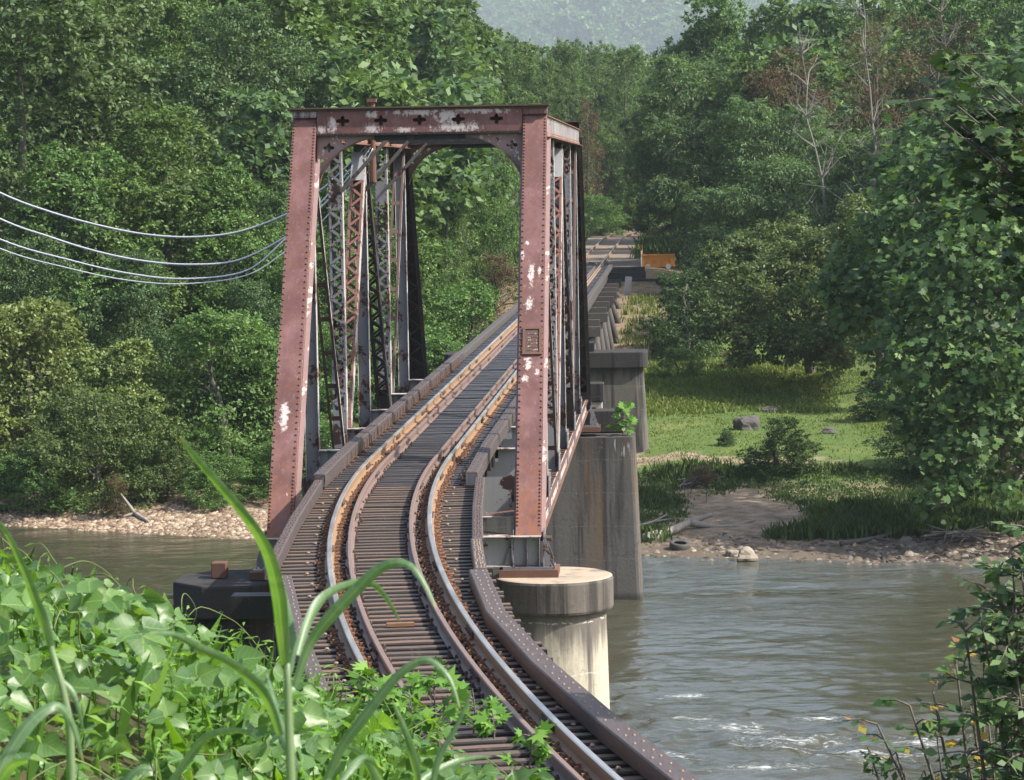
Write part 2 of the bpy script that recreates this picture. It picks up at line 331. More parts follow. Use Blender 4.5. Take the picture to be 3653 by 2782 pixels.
class MB:
    def __init__(s): s.v = []; s.f = []; s.m = []
    def add(s, vs, fs, m=0):
        k = len(s.v); s.v += [tuple(q) for q in vs]
        for f in fs: s.f.append(tuple(i+k for i in f)); s.m.append(m)
    def box(s, u0,u1,n0,n1,t0,t1, fr=WORLD, m=0):
        c = [fr.p(a,b,t) for t in (t0,t1) for b in (n0,n1) for a in (u0,u1)]
        s.add(c, [(0,1,3,2),(4,6,7,5),(0,4,5,1),(2,3,7,6),(0,2,6,4),(1,5,7,3)], m)
    def bar(s, A, B, w, th, up=(0,1,0), m=0):
        """flat bar from A to B, width w across, thickness th along up"""
        A, B = np.array(A,float), np.array(B,float); a = B-A; L_ = np.linalg.norm(a); a /= L_
        up = np.array(up,float); up -= a*(a@up); up /= np.linalg.norm(up); x = np.cross(a, up)
        s.box(-w/2,w/2,-th/2,th/2,0,L_, Fr(A,x,up,a), m)
    def rivet(s, c, n, r=.018, h=.6, m=0, seg=6):
        c = np.array(c,float); n = np.array(n,float); n /= np.linalg.norm(n)
        x = np.cross(n, (0,0,1) if abs(n[2]) < .9 else (1,0,0)); x /= np.linalg.norm(x); y = np.cross(n,x)
        vs = [c + r*(math.cos(2*PI*k/seg)*x+math.sin(2*PI*k/seg)*y) for k in range(seg)]
        vs += [c + n*r*h + r*.6*(math.cos(2*PI*k/seg)*x+math.sin(2*PI*k/seg)*y) for k in range(seg)] + [c+n*r*h*1.25]
        fs = [(k,(k+1)%seg,seg+(k+1)%seg,seg+k) for k in range(seg)] + [(seg+k,seg+(k+1)%seg,2*seg) for k in range(seg)]
        s.add(vs, fs, m)
    def tube(s, pts, rad, seg=8, m=0, caps=True):
        pts = [np.array(p,float) for p in pts]; n = len(pts)
        rad = [rad]*n if np.isscalar(rad) else rad
        k0 = len(s.v); ref = np.array([.13,.31,.94])
        for i,p in enumerate(pts):
            t = pts[min(i+1,n-1)]-pts[max(i-1,0)]; t = t/ (np.linalg.norm(t)+1e-9)
            x = np.cross(t, ref); x /= (np.linalg.norm(x)+1e-9); y = np.cross(t,x)
            for k in range(seg): s.v.append(tuple(p + rad[i]*(math.cos(2*PI*k/seg)*x+math.sin(2*PI*k/seg)*y)))
        for i in range(n-1):
            for k in range(seg):
                s.f.append((k0+i*seg+k, k0+i*seg+(k+1)%seg, k0+(i+1)*seg+(k+1)%seg, k0+(i+1)*seg+k)); s.m.append(m)
        if caps:
            s.f.append(tuple(k0+k for k in range(seg))[::-1]); s.m.append(m)
            s.f.append(tuple(k0+(n-1)*seg+k for k in range(seg))); s.m.append(m)
    def prism(s, ring, z0, z1, ring1=None, m=0):
        """closed ring of (x,y) from z0 to z1 (ring1 at the top)"""
        r1 = ring1 or ring; n = len(ring)
        vs = [(x,y,z0) for x,y in ring]+[(x,y,z1) for x,y in r1]
        s.add(vs, [tuple(range(n))[::-1], tuple(range(n,2*n))]+[(k,(k+1)%n,n+(k+1)%n,n+k) for k in range(n)], m)
    def plate(s, outer, holes, fr, n0, n1, m=0):
        """flat plate with real holes; outline in (u, t) of the frame, thickness n0..n1"""
        bm = bmesh.new(); loops = [outer]+list(holes)
        for lp in loops:
            vs = [bm.verts.new((q[0],q[1],0)) for q in lp]
            for i in range(len(vs)): bm.edges.new((vs[i],vs[(i+1)%len(vs)]))
        bmesh.ops.triangle_fill(bm, use_beauty=True, use_dissolve=False, edges=bm.edges[:], normal=(0,0,1))
        bm.verts.index_update()
        V = [tuple(v.co) for v in bm.verts]; Fs = [[v.index for v in f.verts] for f in bm.faces]; bm.free()
        s.add([fr.p(x,n0,y) for x,y,_ in V], Fs, m); s.add([fr.p(x,n1,y) for x,y,_ in V], [f[::-1] for f in Fs], m)
        for lp in loops:
            k = len(lp)
            s.add([fr.p(x,n0,y) for x,y in lp]+[fr.p(x,n1,y) for x,y in lp], [(i,(i+1)%k,k+(i+1)%k,k+i) for i in range(k)], m)
    def mesh(s, name, mats, smooth=False):
        me = bpy.data.meshes.new(name); me.from_pydata(s.v, [], s.f)
        for q in (mats if isinstance(mats,(list,tuple)) else [mats]): me.materials.append(q)
        me.polygons.foreach_set('material_index', s.m)
        if smooth: me.polygons.foreach_set('use_smooth', [True]*len(s.f))
        bm = bmesh.new(); bm.from_mesh(me); bmesh.ops.recalc_face_normals(bm, faces=bm.faces[:]); bm.to_mesh(me); bm.free()
        me.update(); return me
    def build(s, name, mats, parent=None, smooth=False):
        return link(name, s.mesh(name, mats, smooth), parent)

# ------------------------------------------------------------------ track line
RC = 118.0; YC = 2.0; YF = 176.0
def path(s):
    """distance along the track from the portal (negative towards the viewer) -> point, tangent, right-hand normal"""
    if s < 0:
        th = -s/RC; return np.array([RC*(1-math.cos(th)), YC-RC*math.sin(th)]), np.array([-math.sin(th), math.cos(th)]), np.array([math.cos(th), math.sin(th)])
    y = YC+s
    if y > YF:
        R2 = 320.0; th = (y-YF)/R2
        return np.array([R2*(1-math.cos(th)), YF+R2*math.sin(th)]), np.array([math.sin(th), math.cos(th)]), np.array([math.cos(th), -math.sin(th)])
    return np.array([0.0, y]), np.array([0.0,1.0]), np.array([1.0,0.0])
def track_lateral(x, y):
    """signed distance from the track centre line (arrays)"""
    x = np.asarray(x,float); y = np.asarray(y,float)
    a = RC-np.hypot(x-RC, y-YC); a = np.where(x > RC, 99., a)
    f = np.where(y > YF, x-(y-YF)**2/640.0, x)
    return np.where(y < YC, a, f)
ZT = 1.15            # top of the ties
ZW = -5.6            # river level
def sweep(mb, prof, lat, svals, z, mids):
    k0 = len(mb.v); n = len(prof)
    for s_ in svals:
        c, t, r = path(s_)
        for (a,b) in prof:
            q = c + r*(lat+a); mb.v.append((q[0],q[1],z+b))
    for i in range(len(svals)-1):
        for k in range(n):
            mb.f.append((k0+i*n+k, k0+i*n+(k+1)%n, k0+(i+1)*n+(k+1)%n, k0+(i+1)*n+k)); mb.m.append(mids[k])
    mb.f.append(tuple(k0+k for k in range(n))); mb.m.append(mids[0])
    mb.f.append(tuple(k0+(len(svals)-1)*n+k for k in range(n))[::-1]); mb.m.append(mids[0])

# ------------------------------------------------------------------ ground
def sm(a, b, x):
    t = np.clip((x-a)/(b-a), 0, 1); return t*t*(3-2*t)
_hn = [(RNG.normal(size=2)*s_, RNG.uniform(0,6.28), a_) for s_,a_ in ((.05,1.0),(.08,.7),(.15,.45),(.3,.22),(.6,.10),(1.1,.05),(1.1,.05),(1.9,.03)) for _ in range(2)]
def rough(x, y):
    r = 0
    for k, ph, a_ in _hn: r = r + a_*np.sin(k[0]*x+k[1]*y+ph)
    return r
SX = [-400,-60,-19,-14.8,-9,-5,0,4,7.5,11,15,60,400]; SY = [75,58,47.6,45.7,43,41,39.3,37.9,36.7,35.9,35,33,30]
def ground(x, y):
    x = np.asarray(x,float); y = np.asarray(y,float); rg = rough(x,y)
    d = y-np.interp(x,SX,SY)
    PR = np.interp(d, [-40,-6,0,1.5,3,7,11,14,15.5,17,20,23,29,36,43,51,75,110,170,300,420,1500],[-9,-6.5,-5.62,-5.45,-5.35,-5.1,-4.8,-4.55,-4.15,-4.0,-3.7,-3.45,-3.25,-3.15,-2.85,-2.6,-1.4,2,6,7,6,6])
    PL = np.interp(d, [-40,-6,0,2,5,8,14,25,45,80,130,190,260,420,1500],[-9,-6.5,-5.62,-5.3,-4.75,-4.0,-3.1,-1.2,3.5,10,17,18,9,6,6])
    wl = 1-sm(-16,-5,x); far = PR*(1-wl)+PL*wl
    amp = np.clip(d/60,0.03,1.0)*.55
    far = far+rg*np.where(d > 0, amp, 0)
    lat = track_lateral(x,y); al = np.abs(lat)
    bank = np.interp(y, [57,84,98,111.5,112.9,113.6,117],[-9,-2.7,-.9,-.05,.0,.85,1.10])
    wb = (1-sm(3.4,11,al))*sm(80,90,y)
    far = far*(1-wb)+(bank+.02*rg)*wb
    d2 = -4.0-y+x*.12
    near = np.interp(d2, [-40,-6,0,5,12,20,27,60,300],[-9,-6.5,-5.62,-4.3,-2.6,-1.0,.2,1.2,6])
    hk = np.clip(4.96-.38*(x-1.8)-.22*np.clip(x-2.9,0,1.1)-.20*np.clip(y+41.4,0,9), .4, 6.0)+.06*rg
    wk = sm(-32.5,-37.0,y); near = near*(1-wk)+hk*wk
    wt = (1-sm(1.75,2.5,al))*sm(-24,-29,y); near = near*(1-wt)+.62*wt
    return np.where(y < 16, near, far)
gx = np.unique(np.concatenate([np.linspace(-1500,-160,14), np.linspace(-160,-40,41), np.arange(-40,40.1,.6), np.linspace(40,160,41), np.linspace(160,1500,14)]))
gy = np.unique(np.concatenate([np.linspace(-400,-62,12), np.arange(-62,-24,.4), np.arange(-24,34,1.2), np.arange(34,92,.5), np.arange(92,180,1.0), np.linspace(180,420,61), np.linspace(420,1500,20)]))
X, Y = np.meshgrid(gx, gy); Z = ground(X, Y)
nx, ny = len(gx), len(gy); idx = np.arange(nx*ny).reshape(ny,nx)
Fq = np.stack([idx[:-1,:-1],idx[:-1,1:],idx[1:,1:],idx[1:,:-1]],-1).reshape(-1,4)
def mat_ground():
    a = NT('river_bank_ground'); p = a.pos(); X_,Y_,Z_ = a.xyz(p)[0:3]
    n = a.noise(p, .28, 6, .6); n2 = a.noise(p, 1.7, 6, .65); n3 = a.noise(p, 14, 4, .6)
    grass = a.mix(n2, (.045,.085,.020), (.115,.16,.042)); grass = a.mix(a.ramp(n,.5,.72,0,.7), grass, (.17,.18,.06))
    sand = a.mix(a.ramp(n2,.3,.7), (.15,.112,.075), (.33,.255,.18)); sand = a.mix(a.ramp(n3,.52,.7,0,.5), sand, (.10,.075,.05)); dirt = a.mix(n2, (.16,.105,.07), (.27,.19,.135))
    mud = a.mix(n2, (.075,.06,.045), (.15,.12,.09)); bal = a.mix(n3, (.11,.085,.065), (.32,.26,.205))
    hz = a.math('ADD', Z_, a.math('MULTIPLY', a.math('SUBTRACT', n, .5), 1.0))
    c = a.mix(a.ramp(hz, -4.95, -4.6), sand, grass)
    path_ = a.math('MULTIPLY', a.ramp(a.math('ABSOLUTE', a.math('SUBTRACT', hz, -4.25)), .12, .03), a.ramp(X_, 13, 8)); c = a.mix(path_, c, sand)
    c = a.mix(a.ramp(a.math('ADD', Z_, a.math('MULTIPLY', n2, .25)), -5.15, -5.4), c, mud)
    slope = a.math('MULTIPLY', a.math('MULTIPLY', a.ramp(Y_, 84, 90), a.ramp(Y_, 125, 114)), a.ramp(a.math('ABSOLUTE', X_), 7, 4.5))
    c = a.mix(a.math('MULTIPLY', slope, a.ramp(n2,.30,.55)), c, dirt)
    deep = a.math('MAXIMUM', a.ramp(X_, -6, -9), a.ramp(X_, 12, 16)); deep = a.math('MULTIPLY', deep, a.ramp(Z_, -4.7, -4.2))
    c = a.mix(a.math('MULTIPLY', deep, .8), c, (.05,.055,.025))
    bed = a.math('MULTIPLY', a.ramp(Y_, 114, 118), a.ramp(a.math('ABSOLUTE', a.math('SUBTRACT', X_, a.math('MULTIPLY', a.math('POWER', a.math('MAXIMUM', a.math('SUBTRACT', Y_, YF), 0), 2), .00156))), 4.0, 2.4))
    c = a.mix(bed, c, bal)
    near = a.ramp(Y_, -20, -24); c = a.mix(near, c, (.05,.05,.022))
    return a.done(a.pbr(c, .95, normal=a.bump(a.math('ADD', n2, a.math('MULTIPLY', n3, .4)), .6, .08), spec=.15))
g = link('ground', np_mesh('ground', np.stack([X,Y,Z],-1).reshape(-1,3), Fq, mat_ground(), True)); tag(g, kind='structure')

def mat_water():
    a = NT('muddy_river_water'); p = a.pos(); X_,Y_,Z_ = a.xyz(p)[0:3]
    flow = a.map(p, (.55,1.25,1), rot=(0,0,.18))
    w1 = a.noise(flow, .45, 4, .6, .8); w2 = a.noise(flow, 1.7, 5, .62, .6); w3 = a.noise(flow, 6.0, 4, .6, .3)
    h = a.math('ADD', a.math('MULTIPLY', w1, 1.3), a.math('ADD', a.math('MULTIPLY', w2, .6), a.math('MULTIPLY', w3, .16)))
    calm = a.ramp(a.noise(a.map(p,(.12,.22,1)), 1, 3, .5), .38, .62, .45, 1.0)
    turb = a.ramp(X_, -8, 5, .55, 1.0)
    hh = a.math('MULTIPLY', a.math('MULTIPLY', h, calm), turb)
    c = a.mix(w1, (.040,.040,.026), (.066,.064,.042))
    fz = [(at(x_,y_,z=ZW),r_) for x_,y_,r_ in ((2450,2480,(1.2,.5,2)),(2950,2560,(1.6,.6,2)),(2350,2700,(1.4,.7,2)),(2620,2590,(2.0,1.2,2)),(2850,2640,(2.8,1.7,2)),(3080,2690,(2.6,1.6,2)),(2500,2560,(1.4,.8,2)),(3300,2640,(2.0,1.0,2)),(2750,2740,(2.2,1.1,2)))]
    fm = a.blobs(p, [((c_[0],c_[1],ZW),r_) for c_,r_ in fz])
    fm = a.math('ADD', fm, a.math('MULTIPLY', a.math('SUBTRACT', a.noise(a.map(p,(1.0,2.4,1),rot=(0,0,.3)), 2.1, 9, .82, 1.2), .57), 5.0))
    foam = a.ramp(fm, .30, 1.25, 0, .9)
    c = a.mix(foam, c, (.62,.64,.62))
    b = a.n('ShaderNodeBump'); a.L(hh, b.inputs['Height']); b.inputs['Strength'].default_value = 1.0; b.inputs['Distance'].default_value = .09
    return a.done(a.pbr(c, a.math('MAXIMUM', a.math('MULTIPLY', foam, .7), .07), normal=b.outputs[0], spec=.5))
def vnoise(x, y, seed):
    """smooth lattice noise in -1..1"""
    t = np.random.default_rng(seed).uniform(-1,1,(256,256)); xi = np.floor(x).astype(int); yi = np.floor(y).astype(int); fx = x-xi; fy = y-yi
    fx = fx*fx*fx*(fx*(fx*6-15)+10); fy = fy*fy*fy*(fy*(fy*6-15)+10); a_,b_,c_,d_ = xi%256,(xi+1)%256,yi%256,(yi+1)%256
    return (t[c_,a_]*(1-fx)+t[c_,b_]*fx)*(1-fy)+(t[d_,a_]*(1-fx)+t[d_,b_]*fx)*fy
wx = np.arange(-32,31,.11); wy = np.arange(-12,50,.10); WX,WY = np.meshgrid(wx,wy)
ca,sa = math.cos(.22),math.sin(.22); U_ = WX*ca+WY*sa; V_ = -WX*sa+WY*ca
U_ = U_+.5*vnoise(WX*.5,WY*.5,90); V_ = V_+.5*vnoise(WX*.5+40,WY*.5,91)
rip = .045*vnoise(U_*.45,V_*.75,1)+.045*vnoise(U_*1.0+7,V_*1.6,2)+.036*vnoise(U_*2.1,V_*3.0,3)+.020*vnoise(U_*3.9,V_*4.6,4)
act = .30+.70*sm(-.35,.45,vnoise(WX*.11+3,WY*.17+5,7)); act = act*np.interp(WX,[-30,-6,3,30],[.55,.6,1.0,1.0])*np.interp(WY,[-10,14,26,33,38,50],[1.2,1.15,.95,.6,.35,.3])
RC_ = at(2850,2650,z=ZW); rap = np.exp(-(((WX-RC_[0])/3.2)**2+((WY-RC_[1])/2.6)**2)); act = act*1.45+rap*1.3
WZ = ZW+rip*act+.10*rap*vnoise(U_*1.3,V_*1.3,9)
wi = np.arange(wx.size*wy.size).reshape(wy.size,wx.size)
tag(link('river_water', np_mesh('river_water',np.stack([WX,WY,WZ],-1).reshape(-1,3),np.stack([wi[:-1,:-1],wi[:-1,1:],wi[1:,1:],wi[1:,:-1]],-1).reshape(-1,4),mat_water(),True)),kind='structure')
mb = MB()
for x0_,x1_,y0_,y1_ in ((-700,-32,-60,120),(30.9,700,-60,120),(-32,30.9,-60,-12),(-32,30.9,49.8,120)): mb.add([(x0_,y0_,ZW-.02),(x1_,y0_,ZW-.02),(x1_,y1_,ZW-.02),(x0_,y1_,ZW-.02)],[(0,1,2,3)])
tag(mb.build('river_water', bpy.data.materials['muddy_river_water']),kind='structure')

M['streakred'] = mat_grey('weathered_bracket_paint', (.26,.15,.14), (.30,.24,.24), .60, rust_col=(.26,.11,.06), patch=(.55,.50,.47))
M['blackst'] = mat_grey('shade_black_steel', (.008,.008,.009), (.016,.015,.016), .7)  # near-black paints shade onto the portal underside and sway struts
M['bracest'] = mat_grey('dull_brace_paint', (.065,.06,.06), (.11,.10,.10), .56)
M['chordrust'] = mat_rust('chord_rust', (.20,.095,.055), (.13,.06,.038), 5)
M['rustd'] = mat_rust('brown_rust_plate', (.15,.075,.05), (.09,.045,.035), 4)
# ------------------------------------------------------------------ truss bridge
W2, LP, ZU = 2.325, 4.9, 7.62      # half width between trusses, panel length, height of the top joints
bridge = tag(empty('truss_bridge'), 'rusty riveted steel through truss railway bridge with arched portal over the river', 'bridge')
def lacing(mb, fr, u0, u1, n, t0, t1, step, w=.055, th=.012, m=0, phase=0):
    k = 0; t = t0
    while t < t1-.05:
        te = min(t+step, t1); a, b = (u0,u1) if (k+phase) % 2 == 0 else (u1,u0)
        A, B = fr.p(a,n,t), fr.p(b,n,te); mb.bar(A, B, w, th, fr.n, m)
        if fr.o[1] < 15: mb.rivet(fr.p(a,n,t+.01), fr.n*np.sign(n or 1), .022, .7, m, 5)
        t = te; k += 1
def quatrefoil(cx, cy, r=.055, s=1.0):
    pts = []
    for q in range(4):
        dx,dy = ((1,0),(0,1),(-1,0),(0,-1))[q]; c0 = (cx+dx*r*1.15*s, cy+dy*r*1.0); k_ = r*.56
        for k in range(7):
            th = q*PI/2-PI/2+k*PI/6; pts.append((c0[0]+k_*math.cos(th), c0[1]+k_*math.sin(th)))
        a_ = q*PI/2+PI/4; pts.append((cx+math.copysign(k_,math.cos(a_)), cy+math.copysign(k_,math.sin(a_))))
    return pts
def circle(cx, cy, r, n=12): return [(cx+r*math.cos(2*PI*k/n), cy+r*math.sin(2*PI*k/n)) for k in range(n)]
def end_post(side, y0, sgn):
    """inclined end post from the shoe at y0 up to the first top joint"""
    fr, Lm = member((side*W2, y0, 0), (side*W2, y0+sgn*LP, ZU), out=1 if sgn > 0 else -1)
    mb = MB(); top = Lm+.24
    mb.box(-.24,.24, .190,.206, -.13, top, fr, 0)                       # cover plate
    for s in (-1,1):
        mb.box(s*.20-.008,s*.20+.008, -.19,.189, .05, top-.03, fr, 2)     # webs
        mb.box(s*.21 if s > 0 else s*.30, s*.30 if s > 0 else s*.21, -.19,-.175, .05, top-.1, fr, 1)
        mb.box(s*.2095 if s>0 else s*.24, s*.24 if s>0 else s*.2095, .172,.188, .05, top-.03, fr, 1)
        t = .09; k = 0
        while t < top-.04:
            if sgn > 0: mb.rivet(fr.p(s*.205,.206,t), fr.n, .024, .8, 4, 7)
            dense = t < 1.2 or t > Lm-2.1
            t += .075 if dense else .135
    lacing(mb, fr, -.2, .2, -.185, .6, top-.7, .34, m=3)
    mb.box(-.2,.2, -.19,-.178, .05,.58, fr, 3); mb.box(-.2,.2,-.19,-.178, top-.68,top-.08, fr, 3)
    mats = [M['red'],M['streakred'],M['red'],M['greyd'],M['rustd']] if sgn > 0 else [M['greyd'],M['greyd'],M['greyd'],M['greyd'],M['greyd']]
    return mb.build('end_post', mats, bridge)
for side in (-1,1):
    end_post(side, 0, 1); end_post(side, 6*LP, -1)
    # top chord
    mb = MB(); o = side*W2; ya, yb = LP+.02, 5*LP-.02
    mb.box(o-.26,o+.26, ya+.1,yb-.1, 7.83,7.85, m=1)
    for s in (-1,1):
        mb.box(o+s*.21-.008,o+s*.21+.008, ya,yb, 7.425,7.83, m=0)
        mb.box(*((o+.2185,o+.31) if s > 0 else (o-.31,o-.2185)), ya,yb, 7.41,7.425, m=1)
        mb.box(*((o+.2185,o+.232) if s > 0 else (o-.232,o-.2185)), ya,yb, 7.4252,7.52, m=1)
        y = ya+.2
        while y < yb: mb.rivet((o+s*.2185,y,7.79),(s,0,0),.016); mb.rivet((o+s*.232,y,7.475),(s,0,0),.016); y += .22
    y = ya+.3
    while y < yb-.5: mb.bar((o-.22,y,7.417),(o+.22,y+.4,7.417),.06,.012,(0,0,1),2); y += .4
    y = ya+1.0
    for _ in range(4):
        mb.box(o-.2,o+.2,y,y+1.2,7.8502,7.866,m=1)
        for k in range(10): mb.rivet((o-.17,y+.06+k*.12,7.866),(0,0,1),.02,.8,1); mb.rivet((o+.17,y+.06+k*.12,7.866),(0,0,1),.02,.8,1)
        y += 4.9
    mb.build('top_chord', [M['streak'],M['chordrust'],M['greyd']], bridge)
    # bottom chord: a pair of channels with tie plates, deeper gussets at the joints
    mb = MB()
    for s in (-1,1):
        mb.box(o+s*.15-.012,o+s*.15+.012, .35,6*LP-.35, -.17,.17, m=0)
        mb.box(*((o+.1625,o+.225) if s>0 else (o-.225,o-.1625)), .35,6*LP-.35, .155,.17, m=1)
        mb.box(*((o+.1625,o+.225) if s>0 else (o-.225,o-.1625)), .35,6*LP-.35, -.17,-.155, m=1)
    for k in range(1,6):
        for s in (-1,1):
            mb.box(*((o+.1625,o+.18) if s>0 else (o-.18,o-.1625)), k*LP-.42,k*LP+.42,-.150,.60, m=2)
            for q in range(6): mb.rivet((o+s*.18,k*LP-.35+q*.14,.2),(s,0,0),.018,.7,2); mb.rivet((o+s*.18,k*LP-.35+q*.14,.5),(s,0,0),.018,.7,2)
    for k in range(60): mb.box(o-.137,o+.137,.5+k*.47,.62+k*.47,.172,.182,m=1)
    mb.build('bottom_chord', [M['edge'],M['rustd'],M['grey']], bridge)
    # verticals
    for k in range(1,6):
        y = k*LP; fr = Fr((o,y,0),(1,0,0),(0,-1,0),(0,0,1)); mb = MB(); zt_ = 7.40
        if k % 2:            # plain I-shaped hangers under the top joints
            mb.box(-.13,.13,-.006,.006,-.1,zt_,fr,0)
            for s in (-1,1):
                mb.box(*((.1302,.142) if s>0 else (-.142,-.1302)),-.09,.09,-.1,zt_,fr,1)
                t = .3
                while t < zt_:
                    mb.rivet(fr.p(s*.10,.006,t),fr.n,.016,.7,0); t += .16
            mb.build('hanger_post', [M['grey'],M['edge']], bridge)
        else:                # laced posts
            for s in (-1,1):
                mb.box(s*.15-.006,s*.15+.006,-.125,.125,-.1,zt_,fr,1)
                for q in (-1,1): mb.box(*((.10,.1435) if s>0 else (-.1435,-.10)), *((.1252,.134) if q>0 else (-.134,-.1252)),-.1,zt_,fr,0)
            for q in (-1,1):
                lacing(mb, fr, -.13,.13, q*.1405, 1.55, 5.95, .19, .058, .012, 0, q > 0)
                lacing(mb, fr, -.13,.13, q*.1405, 6.55, zt_-.05, .21, .058, .012, 0, q > 0)
                mb.box(-.15,.15,*((.1345,.147) if q>0 else (-.147,-.1345)),5.95,6.55,fr,0); mb.box(-.15,.15,*((.1345,.147) if q>0 else (-.147,-.1345)),.2,1.55,fr,0)
            for q in range(5): mb.rivet(fr.p(-.125,.147,6.0+q*.12),fr.n); mb.rivet(fr.p(.125,.147,6.0+q*.12),fr.n)
            mb.build('laced_post', [M['greyl'],M['edge']], bridge)
    # diagonals meeting at the middle top joint: laced struts; next to the portals: paired eye bars
    for (ka,kb) in ((2,3),(4,3)):
        fr, Lm = member((o,ka*LP,.15),(o,kb*LP,7.35)); mb = MB(); br = ka == 2
        for s in (-1,1):
            mb.box(s*.16-.007,s*.16+.007,-.11,.11,.25,Lm-.2,fr,1 if br else 0)
            for q in (-1,1): mb.box(*((.10,.1525) if s>0 else (-.1525,-.10)),*((.1102,.12) if q>0 else (-.12,-.1102)),.25,Lm-.2,fr,0)
        for q in (-1,1):
            lacing(mb, fr, -.14,.14, q*.127, 1.3, Lm-1.0, .27, .06, .012, 0, q > 0)
            mb.box(-.16,.16,*((.1205,.133) if q>0 else (-.133,-.1205)),.25,1.3,fr,0); mb.box(-.16,.16,*((.1205,.133) if q>0 else (-.133,-.1205)),Lm-1.0,Lm-.2,fr,2)
        mb.build('diagonal_strut', [M['brown'] if br else M['greyd'],M['edge'] if br else M['greyd'],M['web'] if br else M['greyd']], bridge)
    for (ka,kb) in ((1,2),(5,4)):
        fr, Lm = member((o,ka*LP,7.4),(o,kb*LP,.1)); mb = MB()
        for s in (-1,1):
            mb.box(s*.115-.028,s*.115+.028,-.04,-.03,0,Lm,fr,0)
            mb.box(*((.130,.143) if s>0 else (-.143,-.130)),-.0298,.045,0,Lm,fr,1)
        for q in range(int(Lm/.9)): mb.box(-.086,.086,-.029,-.019,.8+q*.9,.92+q*.9,fr,0)
        mb.build('diagonal_tie', [M['iron'],M['edge']], bridge)
    # shoes on the piers
    for y0, sg in ((0,1),(6*LP,-1)):
        mb = MB()
        mb.box(o-.55,o+.55,y0-.42,y0+.42,-.76,-.62,m=3); mb.box(o-.48,o+.48,y0-.36,y0+.36,-.6195,-.57,m=0)
        for s in (-1,1):
            xg = o+s*.27
            mb.add([(xg,y0-.34,-.57),(xg,y0+.34,-.57),(xg,y0+.2,.1),(xg,y0-.2,.1),(xg+s*.02,y0-.34,-.57),(xg+s*.02,y0+.34,-.57),(xg+s*.02,y0+.2,.1),(xg+s*.02,y0-.2,.1)],
                   [(0,1,2,3),(4,5,6,7),(0,1,5,4),(1,2,6,5),(2,3,7,6),(3,0,4,7)],0)
            for yy in (-.30,-.1,.1,.28):
                mb.add([(xg+s*.02,y0+yy,-.57),(xg+s*.20,y0+yy,-.57),(xg+s*.02,y0+yy,.0),(xg+s*.02,y0+yy+.015,-.57),(xg+s*.20,y0+yy+.015,-.57),(xg+s*.02,y0+yy+.015,.0)],[(0,1,2),(3,4,5),(0,1,4,3),(1,2,5,4),(2,0,3,5)],0)
        for q in (-.4,.42): mb.rivet((o+q,y0-.3,-.57),(0,0,1),.035,1.0,2)
        mb.tube([(o-.36,y0,-.08),(o+.42,y0,-.08)],.05,8,2)
        mb.build('bearing_shoe', [M['grey'],M['rust'],M['iron'],M['rustd']], bridge)
